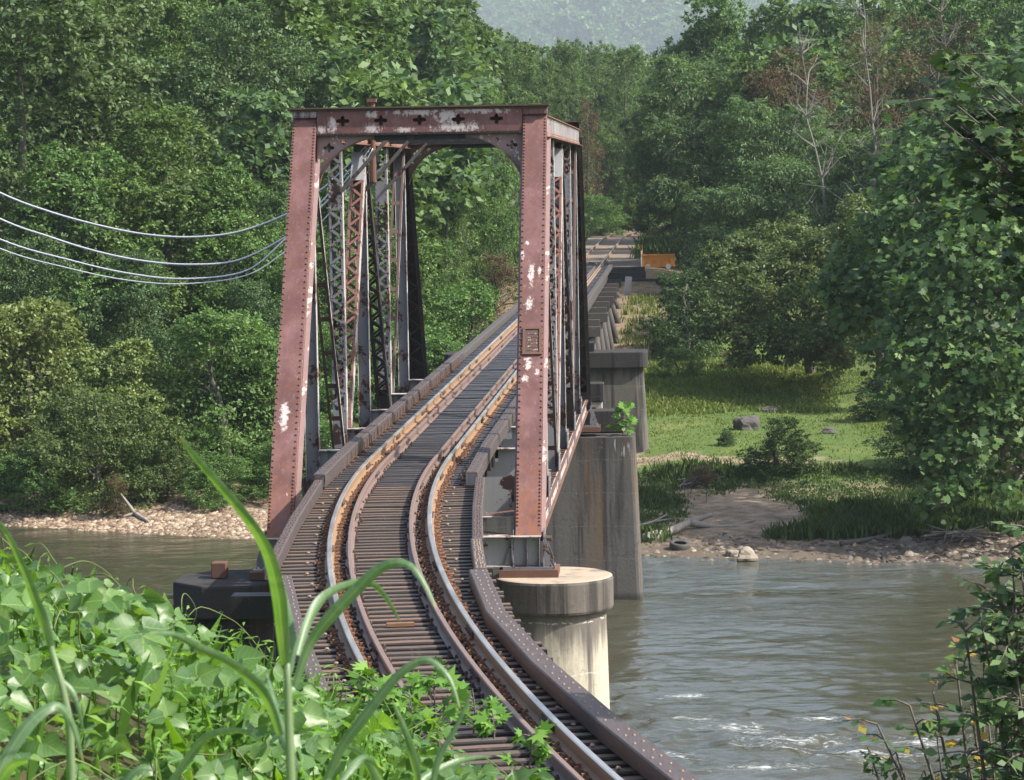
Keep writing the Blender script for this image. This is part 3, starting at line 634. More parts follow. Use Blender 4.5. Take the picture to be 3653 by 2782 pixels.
# portals at both ends
def portal(y, sg):
    fr = Fr((0,y,0),(1,0,0),(0,-sg,0),(0,0,1)); P = empty('portal_frame'); P.parent = bridge
    mb = MB()
    qs = [quatrefoil(x, 7.80, .068, 1.25) for x in (-1.55,-.78,0,.78,1.55)]
    mb.plate([(-2.07,7.55),(2.07,7.55),(2.07,8.045),(-2.07,8.045)], qs, fr, .10, .112, 0)
    mb.box(-2.07,2.07,-.25,-.24,7.55,8.04,fr,2)
    for s in (-1,1):
        mb.box(*((2.085,2.565) if s>0 else (-2.565,-2.085)),.085,.0965,7.885,8.045,fr,0 if s > 0 else 3)
        mb.box(*((2.085,2.565) if s>0 else (-2.565,-2.085)),-.25,.084,7.87,7.884,fr,1)
        mb.box(*((2.553,2.565) if s>0 else (-2.565,-2.553)),-.25,.084,7.885,8.045,fr,0)
        for q in range(5): mb.rivet(fr.p(s*(2.14+q*.09),.0965,7.91),fr.n,.015,.7,0)
    mb.box(-2.62,2.62,-.28,.20,8.046,8.075,fr,1); mb.box(-2.60,2.60,.10 if 0 else .113,.135,8.0,8.0455,fr,1)
    for q in range(44): mb.rivet(fr.p(-2.55+q*.1186,.135,8.022),fr.n,.014,.7,1)
    mb.box(-2.07,2.07,.1125,.125,7.552,7.60,fr,0)
    mb.box(-2.07,2.07,-.28,.19,7.505,7.549,fr,4); mb.box(-.93,.93,-.10,.03,7.40,7.5048,fr,4)
    for q in range(36): mb.rivet(fr.p(-2.0+q*.1143,.19,7.532),fr.n,.012,.7,1)
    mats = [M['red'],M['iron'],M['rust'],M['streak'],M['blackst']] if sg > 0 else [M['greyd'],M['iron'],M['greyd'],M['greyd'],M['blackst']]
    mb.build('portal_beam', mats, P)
    for s in (-1,1):
        arc = [(2.09,6.45),(1.99,6.74),(1.81,7.03),(1.62,7.20),(1.40,7.33),(1.15,7.42),(.92,7.475)]
        fine = []
        for i in range(len(arc)-1):
            for k in range(3): fine.append(tuple(mix(arc[i],arc[i+1],k/3)))
        fine.append(arc[-1])
        out = [(2.10,7.51),(2.10,6.45)][:1] + [(s_*1.0,t_) for s_,t_ in fine] + [(.92,7.51)]
        holes = [quatrefoil(1.85,7.27,.062,1.1), circle(1.54,7.375,.05), circle(2.0,7.0,.045)]
        mb = MB(); mb.plate([(s*a,b) for a,b in out], [[(s*a,b) for a,b in h] for h in holes], fr, .02,.034, 0)
        for i in range(len(fine)-1):
            (a,b),(c,d) = fine[i],fine[i+1]
            V = [fr.p(s*a,-.10,b),fr.p(s*c,-.10,d),fr.p(s*c,.15,d),fr.p(s*a,.15,b)]; V2 = [q-np.array([s*.0,0,.014]) for q in V]
            mb.add(V+V2,[(0,1,2,3),(4,5,6,7),(0,1,5,4),(2,3,7,6),(0,3,7,4),(1,2,6,5)],1)
        mb.box(*((2.071,2.083) if s>0 else (-2.083,-2.071)),-.08,.13,6.45,7.51,fr,1)
        for q in range(9): mb.rivet(fr.p(s*2.04,.034,6.75+q*.085),fr.n,.013,.7,0)
        mb.build('knee_bracket', [M['red'] if sg < 0 else M['streakred'],M['greyd'] if sg < 0 else M['rustd']], P)
M['streakred'] = mat_grey('weathered_bracket_paint', (.26,.15,.14), (.30,.24,.24), .60, rust_col=(.26,.11,.06), patch=(.55,.50,.47))
M['rustd'] = mat_rust('brown_rust_plate', (.15,.075,.05), (.09,.045,.035), 4)
portal(LP-.08, 1); portal(5*LP+.08, -1)
# sway struts with knee braces between the trusses
for k in (2,3,4):
    y = k*LP; mb = MB()
    for s in (-1,1): mb.box(-2.1,2.1,y+s*.12-.006,y+s*.12+.006,7.50,7.82,m=0)
    mb.box(-2.1,2.1,y-.16,y+.16,7.82,7.835,m=1); mb.box(-2.1,2.1,y-.16,y+.16,7.485,7.499,m=1)
    mb.build('sway_strut', [M['blackst'],M['blackst']], bridge)
    for s in (-1,1):
        mb = MB()
        for q in (-1,1): mb.bar((s*2.2,y+q*.06-.15,6.35),(s*1.15,y+q*.06-.15,7.49),.075,.015,(0,1,0),0)
        for q in range(7):
            t = .08+q*.14; A = np.array((s*2.2,y-.15,6.35)); B = np.array((s*1.15,y-.15,7.49)); C_ = A+(B-A)*t
            mb.bar(C_-np.array([0,.06,0]),C_+(B-A)*.09+np.array([0,.06,0]),.03,.01,(s*1,0,1),0)
        mb.build('knee_brace', M['bracest'], bridge)
# top lateral bracing
for k in range(1,5):
    mb = MB()
    for s in (-1,1): mb.bar((-2.1*s,k*LP+.2,7.62),(2.1*s,(k+1)*LP-.2,7.62+s*.02),.08,.012,(0,0,1),0)
    mb.build('lateral_bracing', M['greyd'], bridge)
# floor beams
for k in range(1,6):
    y = k*LP; fr = Fr((0,y,0),(1,0,0),(0,-1,0),(0,0,1)); mb = MB()
    out = [(-2.18,-.25),(2.18,-.25),(2.18,1.125),(1.46,1.125),(1.46,.86),(-1.46,.86),(-1.46,1.125),(-2.18,1.125)]
    mb.plate(out, [], fr, -.007,.007, 0)
    mb.box(-2.18,2.18,-.14,.14,-.264,-.2502,fr,1)
    for s in (-1,1): mb.box(*((1.45,2.18) if s>0 else (-2.18,-1.45)),-.14,.14,1.1252,1.14,fr,1)
    for s in (-1,1):
        for q in range(8): mb.rivet(fr.p(s*2.12,.007,-.1+q*.15),fr.n,.018,.7,0); mb.rivet(fr.p(s*2.02,.007,-.1+q*.15),fr.n,.018,.7,0)
        for q in range(3): mb.rivet(fr.p(s*(1.92-q*.09),.007,.78),fr.n,.018,.7,0)
        mb.box(s*1.97-.05,s*1.97+.05,.0071,.016,-.2,1.1,fr,2)
    for q in range(34): mb.rivet(fr.p(-2.1+q*.127,.007,-.19),fr.n,.017,.7,0)
    mb.build('floor_beam', [M['webp'] if 0 else M['web'],M['edge'],M['grey']], bridge)
def end_beam(y, sg):
    fr = Fr((0,y,0),(1,0,0),(0,-sg,0),(0,0,1)); mb = MB()
    mb.box(-2.54,2.54,-.007,.007,-.55,-.012,fr,0); mb.box(-2.56,2.56,-.16,.16,-.0118,.004,fr,1); mb.box(-2.0,2.0,-.14,.14,-.564,-.5502,fr,1)
    for x in (-2.53,-2.30,-2.02,2.02,2.30,2.53):
        mb.box(x-.006,x+.006,.0072,.13,-.549,-.0125,fr,2)
    for q in range(30): mb.rivet(fr.p(-1.7+q*.117,.007,-.49),fr.n,.017,.7,0)
    for q in range(5):
        for s in (-1,1): mb.rivet(fr.p(s*(1.2+q*.085),.007,-.42),fr.n,.02,.7,0)
    mb.build('end_floor_beam', [M['web'],M['edge'],M['grey']], bridge)
end_beam(-.22,1); end_beam(6*LP+.22,-1)
# stringers under the ties
for s in (-1,1):
    for k in range(6):
        mb = MB(); x = s*.76; ya, yb = k*LP+.012, (k+1)*LP-.012
        if k == 0: ya = -.2
        mb.box(x-.008,x+.008,ya,yb,.03,.855,m=0); mb.box(x-.12,x+.12,ya,yb,.8552,.87,m=0); mb.box(x-.12,x+.12,ya,yb,.014,.0298,m=0)
        mb.build('stringer', M['greyd'], bridge)
    mb = MB(); mb.bar((s*2.1,.4,-.08),(-s*2.1,LP-.2,-.1-.02*s),.09,.012,(0,0,1)); mb.build('lateral_bracing', M['rustd'], bridge)
# builder plaque on the right end post
fr, Lm = member((W2,0,0),(W2,LP,ZU)); t0 = Lm*.408
mb = MB(); mb.box(-.17,.20,.2062,.224,t0,t0+.60,fr,0)
for a,b,c,d in ((-.17,.20,0,.045),(-.17,.20,.555,.60),(-.17,-.125,.0452,.5548),(.145,.20,.0452,.5548)): mb.box(a,b,.2242,.245,t0+c,t0+d,fr,1)
pl = mb.build('builder_plaque', [M['iron'],M['rustd']], bridge); pl['label'] = 'small framed iron plaque bolted to the right end post'
mb = MB(); rr = random.Random(3)
for row in range(6):
    x = -.10+rr.uniform(0,.04)
    while x < .11:
        w_ = rr.uniform(.008,.022); mb.box(x,min(x+w_,.13),.2242,.230,t0+.09+row*.07,t0+.125+row*.07,fr,0); x += w_+rr.uniform(.006,.014)
mb.build('worn_lettering', M['edge'], pl)
# rusty pipe that carries the cables
mb = MB(); PX = -1.99
mb.tube([(PX,14.45,6.55),(PX,14.45,8.42)],.075,12,0); mb.box(PX-.11,PX+.11,14.33,14.57,8.42,8.50,m=0)
for z_ in (6.75,7.95): mb.box(PX-.33,PX-.07,14.40,14.50,z_,z_+.06,m=0)
mb.build('cable_riser_pipe', M['rustd'], bridge)

# ------------------------------------------------------------------ cables
A1 = [(0,687),(170,752),(340,800),(510,834),(680,845),(850,826),(1020,764),(1100,707),(1172,655),(1250,580),(1330,495)]
A2 = [(0,780),(170,842),(340,895),(510,930),(680,943),(850,927),(1018,845),(1100,770),(1172,692),(1250,605),(1330,505)]
A3 = [(0,853),(248,927),(460,975),(662,994),(878,965),(1018,852),(1100,782),(1172,712),(1250,625),(1330,515)]
A4 = [(0,886),(248,957),(460,1000),(662,1012),(878,982),(1015,899),(1100,833),(1172,764),(1250,665),(1330,530)]
def spline(P, n=8):
    P = [np.array(p,float) for p in P]; out = []
    for i in range(len(P)-1):
        a,b,c,d = P[max(i-1,0)],P[i],P[i+1],P[min(i+2,len(P)-1)]
        for k in range(n):
            t = k/n; out.append(.5*((2*b)+(-a+c)*t+(2*a-5*b+4*c-d)*t*t+(-a+3*b-3*c+d)*t**3))
    out.append(P[-1]); return out
for i,(A,lab,r_) in enumerate(((A1,'thick light grey cable hanging highest from the left of the bridge',.022),(A2,'thick grey cable hanging second below the top cable',.022),
                    (A3,'grey cable sagging third down, just above the thinnest cable',.020),(A4,'thin pale cable sagging lowest of the four',.015))):
    A = [(-700, A[0][1]-420)]+[(-330,A[0][1]-165)]+list(A)
    P = spline([at(x,y,Y=14.6-.1*i) for x,y in A]); c = tag(empty('overhead_cable', P[0]), lab, 'cable', 'cables slung from the bridge')
    off = np.array(P[0]); P = [p-off for p in P]
    mb = MB(); mb.tube(P, r_, 8); mb.build('cable_strand', M['cable'], c, True)
    if i < 3:
        mb = MB(); Q = []
        for k,p in enumerate(spline(P,5)): Q.append(p+np.array([0,math.cos(k*1.3)*.016,-r_*1.15+math.sin(k*1.3)*.016]))
        mb.tube(Q, .011, 5); mb.build('lashing_wire', M['cabled'], c)

# ------------------------------------------------------------------ track
track = tag(empty('railway_track'), 'single railway track with guard rails curving onto the bridge and running away', 'railway track')
PITCH = .352
RAILP = [(-.070,0),(.070,0),(.070,.012),(.010,.030),(.010,.125),(.036,.135),(.036,.162),(.026,.172),(-.026,.172),(-.036,.162),(-.036,.135),(-.010,.125),(-.010,.030),(-.070,.012)]
RMID = [1,1,1,1,1,1,0,0,0,1,1,1,1,1]
SV = list(np.arange(-32,-1,.5))+list(np.arange(-1,174,5))+list(np.arange(174,215,2))
for s in (-1,1):
    mb = MB(); sweep(mb, RAILP, s*.752, SV, ZT+.022, RMID); mb.build('running_rail', [M['railtop'],M['railweb']], track)
gp = [(a*.9,b*.9) for a,b in RAILP]
SG = [q for q in SV if q <= 112]
for s in (-1,1):
    mb = MB(); sweep(mb, gp, s*.46, SG, ZT+.004, [1]*14)
    if s > 0:     # the guard rails turn in towards each other past the trestle
        P = [path(112)[0]+np.array([.46,0]), np.array([.40,116.5]), np.array([.15,118.6]), np.array([-.15,118.6]), np.array([-.40,116.5]), path(112)[0]+np.array([-.46,0])]
        mb.tube([(q[0],q[1],ZT+.10) for q in P], .06, 8, 1)
    mb.build('guard_rail', [M['guard'],M['guard']], track)
# joint bars and anchors on the rails
mb = MB()
for s, lat, ss in ((1,.752,np.arange(-27,45,5.9)),(-1,-.752,np.arange(-25,45,5.9)),(1,.46,np.arange(-24,45,6.4)),(-1,-.46,np.arange(-22,45,6.4))):
    for q in ss:
        c, t, r = path(q); c = c+r*lat; fr = Fr((c[0],c[1],ZT+.022),(r[0],r[1],0),(t[0],t[1],0),(0,0,1))
        for e in (-1,1):
            mb.box(*((.0105,.034) if e>0 else (-.034,-.0105)),-.30,.30,.032,.118,fr,0)
            for b in (-.22,-.08,.08,.22): mb.rivet(fr.p(e*.034,b,.075),fr.u*e,.022,1.2,0)
mb.build('joint_bars', M['iron'], track)['kind'] = 'stuff'
# ties, each with its rusty plates and spikes
def tie_mesh(seed, mat, L_=3.0):
    r = random.Random(seed); mb = MB(); h = .235; w_ = .091+r.uniform(-.008,.008); n = 6
    xs = [-L_/2+r.uniform(-.05,.05)]+[(-L_/2+L_*k/n) for k in range(1,n)]+[L_/2+r.uniform(-.06,.06)]
    rings = []
    for x in xs:
        a = r.uniform(-.006,.006); b = r.uniform(-.006,.004); rings.append([(x,-w_+a,-h),(x,w_+a,-h),(x,w_+a,-.02),(x,w_-.018+a,b-.003),(x,-w_+.018+a,b-.003),(x,-w_+a,-.02)])
    for k in range(len(rings)-1):
        
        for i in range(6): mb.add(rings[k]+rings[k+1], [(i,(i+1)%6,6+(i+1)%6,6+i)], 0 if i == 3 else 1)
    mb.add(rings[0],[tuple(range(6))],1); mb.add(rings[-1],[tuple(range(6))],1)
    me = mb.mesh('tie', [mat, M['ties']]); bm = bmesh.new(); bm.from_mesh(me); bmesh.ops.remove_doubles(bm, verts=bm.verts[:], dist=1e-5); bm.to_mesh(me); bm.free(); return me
def tie_plate_mesh(seed, guard=False):
    r = random.Random(seed); mb = MB()
    if guard:
        for x,y in ((-.075,.03),(.075,-.04)):
            mb.box(x-.018,x+.018,y-.018,y+.018,0,.035); mb.rivet((x,y,.035),(0,0,1),.022,.8)
        mb.box(-.10,.10,-.03,.03,.001,.006)
    else:
        mb.box(-.17,.17,-.088,.088,0,.018); mb.box(-.10,-.072,-.085,.085,.0182,.032); mb.box(.072,.10,-.085,.085,.0182,.032)
        for x,y in ((-.085,.05),(.085,-.05),(-.135,-.05),(.135,.05)):
            if r.random() < .9: mb.box(x-.016,x+.016,y-.02,y+.02,.0182,.052+r.uniform(0,.02))
    return mb.mesh('tie_plate' if not guard else 'guard_spike', M['plate'] if not guard else M['iron'])
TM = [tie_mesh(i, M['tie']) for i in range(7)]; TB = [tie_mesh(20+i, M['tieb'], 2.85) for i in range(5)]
PM = [tie_plate_mesh(i) for i in range(4)]; GM = [tie_plate_mesh(i, True) for i in range(2)]
def bolt_mesh():
    mb = MB(); mb.tube([(0,0,-.01),(0,0,.022)],.014,6); mb.rivet((0,0,.02),(0,0,1),.030,.5,0,8); return mb.mesh('drift_bolt', M['bolt'])
BM = bolt_mesh()
ties = []; tr = random.Random(5)
sv = -31.0; far = MB()
nt_ = 0
while sv < 172:
    c, t, r = path(sv); ang = math.atan2(r[1], r[0])+tr.gauss(0,.004)
    if nt_ < 100:
        near = sv < -4.2
        o = link('tie', (TM if near else TB)[nt_ % (7 if near else 5)], track); o.location = (c[0]+r[0]*tr.gauss(0,.02), c[1]+tr.gauss(0,.006), ZT+tr.gauss(0,.003)); o.rotation_euler = (0,0,ang+(PI if tr.random()<.5 else 0))
        for lat, ms in ((-.752,PM),(.752,PM),(-.46,GM),(.46,GM)):
            if ms is GM and tr.random() < .25: continue
            q = link(ms[0].name, tr.choice(ms), o); q.location = ((lat if abs(o.rotation_euler.z-ang) < 1 else -lat)+tr.gauss(0,.008), tr.gauss(0,.008), .003)
        if near and nt_ % 3 == 0:
            for sgn in (-1,1):
                q = link('drift_bolt', BM, o); q.location = (sgn*1.03+tr.gauss(0,.03), tr.gauss(0,.03), -.002)
    else:
        fr = Fr((c[0],c[1],ZT+tr.gauss(0,.005)),(math.cos(ang),math.sin(ang),0),(-math.sin(ang),math.cos(ang),0),(0,0,1))
        far.box(-1.3,1.3,-.10,.10,-.2,0 if sv < 112 else -.04-.03*tr.random(),fr)
        if sv < 70:
            for lat in (-.752,.752): far.box(lat-.15,lat+.15,-.08,.08,.001,.018,fr,1)
    nt_ += 1; sv += PITCH if sv < 112 else .55
fo = far.build('far_ties', [M['tieb'],M['plate']], track); fo['kind'] = 'stuff'
# guard timbers: straight pieces laid end to end
def guard_timber(sa, sb, la, lb, w_, h, mat, bolts, rows=2, end_m=None):
    (ca,ta,ra),(cb,tb,rb) = path(sa),path(sb)
    A = np.array([*(ca+ra*la),ZT]); B = np.array([*(cb+rb*lb),ZT]); fr, Lm = member(A,B,u=(1,0,0))
    a = (B-A)/Lm; uu = np.array([a[1],-a[0],0]); fr = Fr(A,uu,(0,0,1),a); mb = MB()
    nseg = max(2,int(Lm/.6)); rg = random.Random(int(sa*10))
    for k in range(nseg):
        pass
    mb.box(-w_/2,w_/2,.002,h,0,Lm,fr,0)
    t = .12
    while t < Lm-.08:
        for q in range(rows):
            x = (-.5+ (q+.5)/rows)*w_*.8+rg.uniform(-.012,.012)
            mb.rivet(fr.p(x,h,t+rg.uniform(-.05,.05)),(0,0,1),.017,.7,1,7)
        t += bolts
    if end_m:
        for x in np.arange(-w_/2+.01,w_/2,.022): mb.box(x,x+.012,.03,h-.03,-.012,-.001,fr,2)
    me = mb.mesh('guard_timber', [mat,M['iron'] if sa > -16.4 else M['bolt'],M['grey']])
    bm = bmesh.new(); bm.from_mesh(me); bmesh.ops.bevel(bm, geom=[e for e in bm.edges if e.calc_length() > 1.0], offset=.014, segments=1, affect='EDGES'); bm.to_mesh(me); bm.free()
    link('guard_timber', me, track)
GTm = M['guardt']
for a in ((-31.2,-27.6,1.30,1.26),(-27.6,-24.0,1.26,1.19),(-24.0,-20.2,1.19,1.14),(-20.2,-16.5,1.14,1.24)): guard_timber(*a,.25,.20,GTm,.34,2)
for a in ((-16.45,-13.2,1.28,1.40),(-13.2,-9.0,1.42,1.52),(-9.0,-4.6,1.52,1.52)): guard_timber(*a,.17,.20,GTm,.16,3)
for a in ((-25,-20.5,-1.33,-1.33),(-20.5,-16.3,-1.33,-1.38)): guard_timber(*a,.20,.16,GTm,.3,2)
for a in ((-15.6,-10.2,-1.58,-1.37),(-10.2,-4.9,-1.37,-1.32)): guard_timber(*a,.15,.22,GTm,.2,3)
for s in (-1,1):
    for k in range(6): guard_timber(-4.35+k*5.7,-4.35+(k+1)*5.7-.01,s*1.36,s*1.36,.22,.26,GTm,.4,2,k == 0)
    for k in range(13): guard_timber(29.9+k*6.2,29.9+(k+1)*6.2-.01,s*1.36,s*1.36,.22,.22,M['oldt'],.9,1)
# guard timber hook bolts, rusty washers on the inner side
mb = MB()
for s in (-1,1):
    y = -1.9
    while y < 30:
        mb.tube([(s*1.22,y,ZT),(s*1.22,y,ZT+.20)],.012,6); mb.box(s*1.22-.04,s*1.22+.04,y-.04,y+.04,ZT+.001,ZT+.03); y += .704
mb.build('hook_bolts', M['plate'], track)['kind'] = 'stuff'
# flange plate lying between the rails
c,t,r = path(-20.0); mb = MB(); mb.box(-.17,.17,-.05,.05,0,.04); o = mb.build('loose_tie_plate', M['plate']); o.location = (c[0]-.02,c[1],ZT+.012); o.rotation_euler = (0,0,.18)
tag(o,'orange rusty plate lying loose between the guard rails','plate')

# ------------------------------------------------------------------ approach girders, piers, trestle
gs = tag(empty('girder_span',(0,-14,0)), 'black plate girder span carrying the curved track in front of the portal', 'girder span')
for s in (-1,1):
    mb = MB(); prof = [(-.13,-.02),(.13,-.02),(.13,0),(.01,.0),(.01,1.2),(.13,1.2),(.13,1.22),(-.13,1.22),(-.13,1.2),(-.01,1.2),(-.01,0),(-.13,0)]
    sweep(mb, prof, s*.85, list(np.arange(-31,-2.6,1.0))+[-2.6], ZT-.24-1.225, [0]*12); o = mb.build('girder', M['greyd'], gs); o.location = (0,14,0)
def rounded_rect(x0,x1,y0,y1,r,n=8):
    out = []
    for cx_,cy_,a0 in ((x1-r,y1-r,0),(x0+r,y1-r,PI/2),(x0+r,y0+r,PI),(x1-r,y0+r,1.5*PI)):
        for k in range(n+1): a = a0+k*PI/2/n; out.append((cx_+r*math.cos(a),cy_+r*math.sin(a)))
    return out
mb = MB(); mb.box(-2.45,1.1,-5.3,-4.85,-.72,-.335); o = mb.build('cross_beam', M['blackt'], gs); o.location = (0,14,0)
mb = MB(); mb.tube([(-1.6,-5.08,-5.9),(-1.6,-5.08,-.73)],.17,10); mb.tube([(.7,-5.08,-5.9),(.7,-5.08,-.73)],.17,10); o = mb.build('support_post', M['blackt'], gs); o.location = (0,14,0)
def finish_concrete(o, bev=.05):
    md = o.modifiers.new('bevel','BEVEL'); md.width = bev; md.segments = 2; md.limit_method = 'ANGLE'; md.angle_limit = math.radians(50); return o
def ringN(cx,cy,r,n,ph=0,ry=None): return [(cx+r*math.cos(2*PI*k/n+ph),cy+(ry or r)*math.sin(2*PI*k/n+ph)) for k in range(n)]
p1 = tag(empty('bridge_pier',(2.76,0,ZW)), 'pale round concrete pier with a wide drum cap under the right end post', 'pier', 'concrete piers')
mb = MB(); mb.prism([(x-2.76,y) for x,y in ringN(2.76,0,1.10,48)],-1.2,4.21,[(x-2.76,y) for x,y in ringN(2.76,0,.98,48)]); mb.build('column', M['con1'], p1, False)
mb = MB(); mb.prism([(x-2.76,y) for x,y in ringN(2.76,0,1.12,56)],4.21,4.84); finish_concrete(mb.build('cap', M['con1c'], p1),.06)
p2 = tag(empty('bridge_pier',(-3.2,0,ZW)), 'stained and shadow-blackened eight-sided concrete pier with short post stub on its cap', 'pier', 'concrete piers')
mb = MB(); mb.prism(ringN(0,0,1.10,24),-1.2,4.21,ringN(0,0,1.0,24)); mb.build('column', M['con1d'], p2)
mb = MB(); mb.prism(ringN(0,0,1.19,8,PI/8),4.21,4.83); finish_concrete(mb.build('cap', M['con3c'], p2),.04)
mb = MB(); mb.box(-.43,-.15,-.15,.15,4.83,5.13); finish_concrete(mb.build('post_stub', M['rustd'], p2),.02)
mb = MB(); pr = random.Random(9)
p3 = tag(empty('bridge_pier',(0,29.6,ZW)), 'tall grey streaked wall pier standing in the river under the far end of the truss', 'pier', 'concrete piers')
mb = MB(); mb.prism(rounded_rect(-4.05,4.10,-1.05,1.05,.16,3),-1.5,4.70,rounded_rect(-3.84,3.87,-.85,.85,.14,3)); mb.build('shaft', M['con2'], p3)
mb = MB(); mb.box(-3.55,3.55,.45,1.4,4.72,5.36); finish_concrete(mb.build('ballast_step', M['con3c'], p3),.03)
p4 = tag(empty('bridge_pier',(0,57.8,-4)), 'squat concrete pier with overhanging dark cap on the grassy bank', 'pier', 'concrete piers')
mb = MB(); mb.prism(rounded_rect(-3.95,4.0,-.95,.95,.35,4),-.5,3.15,rounded_rect(-3.72,3.80,-.75,.75,.3,4)); mb.build('shaft', M['con3'], p4)
mb = MB(); mb.prism(rounded_rect(-3.9,3.98,-.95,.95,.3,4),3.15,3.76); finish_concrete(mb.build('cap', M['con3c'], p4),.03)
p5 = tag(empty('bridge_pier',(2.42,40,-6.5)), 'slim whitish concrete pedestal with grey block on top between two larger piers', 'pier', 'concrete piers')
mb = MB(); mb.box(-.20,.24,-.3,.3,0,5.75); finish_concrete(mb.build('column', M['conp'], p5),.03)
mb = MB(); mb.box(-.32,.30,-.4,.4,5.75,6.35); finish_concrete(mb.build('cap', M['con3c'], p5),.03)
sp2 = tag(empty('girder_span',(0,44,0)), 'dark plate girder span behind the truss, between pier and trestle', 'girder span')
for s in (-1,1):
    mb = MB(); mb.box(s*.9-.01,s*.9+.01,-14,13.9,-.15,.86); mb.box(s*.9-.15,s*.9+.15,-14,13.9,.8602,.88); mb.box(s*.9-.15,s*.9+.15,-14,13.9,-.17,-.1502)
    mb.build('girder', M['greyd'], sp2)
mb = MB(); mb.box(-1.9,1.9,13.4,14.4,-.23,.1); mb.build('bearing_block', M['blackt'], sp2)
# timber trestle: bents of battered piles under caps, stringers on top
tres = tag(empty('timber_trestle',(0,64,-3)), 'old timber trestle of battered piles and caps carrying the far track', 'trestle')
yb_ = [62.5+k*5.55 for k in range(10)]
for k,y in enumerate(yb_):
    rr = random.Random(k); b = empty('trestle_bent'); b.parent = tres; b.location = (0,y-64,0)
    mb = MB(); x1 = 1.95+rr.uniform(-.12,.12); mb.box(-x1,x1,-.2,.2,3.05,3.45); 
    if k % 3 != 1: mb.box(-x1*.93,x1*.90,.22,.55,3.0,3.40)
    mb.build('cap', M['oldt'], b)
    for px in (-1.65,-.75,0,.75,1.65):
        gz = float(ground(px*1.5,y))+3-.4; mb = MB(); mb.tube([(px*1.32,rr.uniform(-.1,.1),min(gz,2.6)),(px*1.0,0,3.05)],[.17,.15],9); mb.build('pile', M['oldt'], b, True)
    if k % 2 == 0:
        mb = MB(); mb.bar((-2.0,-.24,.6),(1.8,-.24,2.9),.22,.07,(0,1,0)); mb.build('brace', M['oldt'], b)
for x in (-1.0,-.62,.62,1.0):
    mb = MB(); mb.box(x-.16,x+.16,-6,50,3.452,3.915); mb.build('stringer', M['oldt'], tres)
ab = tag(empty('abutment_wall',(1.6,113.4,-1)), 'black stepped timber retaining wall beside the end of the trestle', 'wall')
mb = MB()
for i,(x1,z0,z1) in enumerate(((2.9,.1,.55),(2.6,.56,1.0),(2.55,1.01,1.45),(1.75,1.46,1.85),(1.7,1.86,2.15))): mb.box(-3.2,x1,-.2+.012*i,.15,z0-.4 if i == 0 else z0,z1)
mb.build('planking', M['blackt'], ab)
mb = MB(); mb.bar((2.4,-.25,1.35),(4.4,-.9,.75),.30,.30,(0,0,1)); mb.bar((2.5,-.5,.75),(3.9,-1.2,.35),.26,.26,(0,0,1)); mb.build('wing_beam', M['blackt'], ab)
mb = MB(); mb.box(-.19,.19,-.02,.02,0,1.95); o = mb.build('metal_sheet', M['sheet']); P_ = at(2232,1130,Y=108.0); o.location = (P_[0],108.0,-1.15); o.rotation_euler = (.05,.10,.1)
tag(o,'grey metal sheet leaning upright against the last trestle bent','metal sheet')
orr = tag(empty('equipment_frame',(at(2330,950,Y=116.5)[0],116.5,.95)), 'orange steel equipment frame parked behind the timber retaining wall', 'equipment')
mb = MB(); mb.box(-.65,1.3,-.03,.03,.12,.80); mb.box(-.65,1.3,-.08,-.031,.74,.84); mb.box(-.65,1.3,-.08,-.031,.08,.18)
for x in (-.3,.15,.6,1.05): mb.box(x-.03,x+.03,-.075,-.031,.181,.559)
mb.box(-.65,1.3,.031,1.0,.3,.36)
mb.build('panel', M['orange'], orr)
mb = MB(); mb.box(-.72,-.655,-.09,-.02,0,1.05); mb.build('white_post', M['white'], orr)
mb = MB(); mb.box(-.652,-.60,-.03,.02,.665,1.35); mb.build('stake', M['orange'], orr)
mb = MB()
for x in (-.3,.9): mb = MB(); mb.tube([(x,-.1,.1),(x,.0,.1)],.16,12); mb.build('skid_wheel', M['white'], orr)

# ------------------------------------------------------------------ foliage generators
def unit(v): return v/(np.linalg.norm(v,axis=-1,keepdims=True)+1e-9)
LEAF_Q = np.array([[0,0,0],[.30,.45,.06],[0,1,0],[-.30,.45,.06]])                       # simple pointed leaf
LEAF_LONG = np.array([[0,0,0],[.13,.4,.04],[0,1,-.1],[-.13,.4,.04]])
LEAF_SPRAY = np.array([[0,0,0],[.24,.35,.05],[.10,.95,-.12],[-.22,.5,.02]])
_lob = [(0,0),(.30,.10),(.52,.30),(.30,.42),(.36,.72),(.12,.66),(0,1.0),(-.12,.66),(-.36,.72),(-.30,.42),(-.52,.30),(-.30,.10)]
LEAF_LOBED = np.array([[x,y,.10*abs(x)] for x,y in _lob])
_kz = [(0,.04),(.20,-.02),(.42,.12),(.50,.36),(.33,.62),(.14,.86),(0,1.02),(-.14,.86),(-.33,.62),(-.50,.36),(-.42,.12),(-.20,-.02)]
VINE_F = [(12,1,2,3),(0,1,12),(12,3,4,13),(13,4,5),(13,5,6),(13,6,7),(13,7,8),(12,13,8,9),(12,9,10,11),(0,12,11)]
def vine_leaves(P, N, D, size, rng):
    shape = np.array([(x,y,.30*abs(x)-.16*y*y) for x,y in _kz]+[(0,.36,-.05),(0,.70,-.10)])
    V,F = leaves(P,N,D,size,shape,rng); n = len(P); V = V.reshape(n,14,3); V = (V+rng.normal(size=V.shape)*np.asarray(size).reshape(-1,1,1)*.035).reshape(-1,3)
    F3 = np.array([f for f in VINE_F if len(f) == 3]); F4 = np.array([f for f in VINE_F if len(f) == 4]); o = (np.arange(n)*14)[:,None,None]
    return V,(F3[None]+o).reshape(-1,3),(F4[None]+o).reshape(-1,4),np.tile(shape,(n,1))
def leaf_uv(o, uv):
    at_ = o.data.attributes.new('leafuv','FLOAT_VECTOR','POINT'); at_.data.foreach_set('vector', np.asarray(uv,np.float32).ravel())
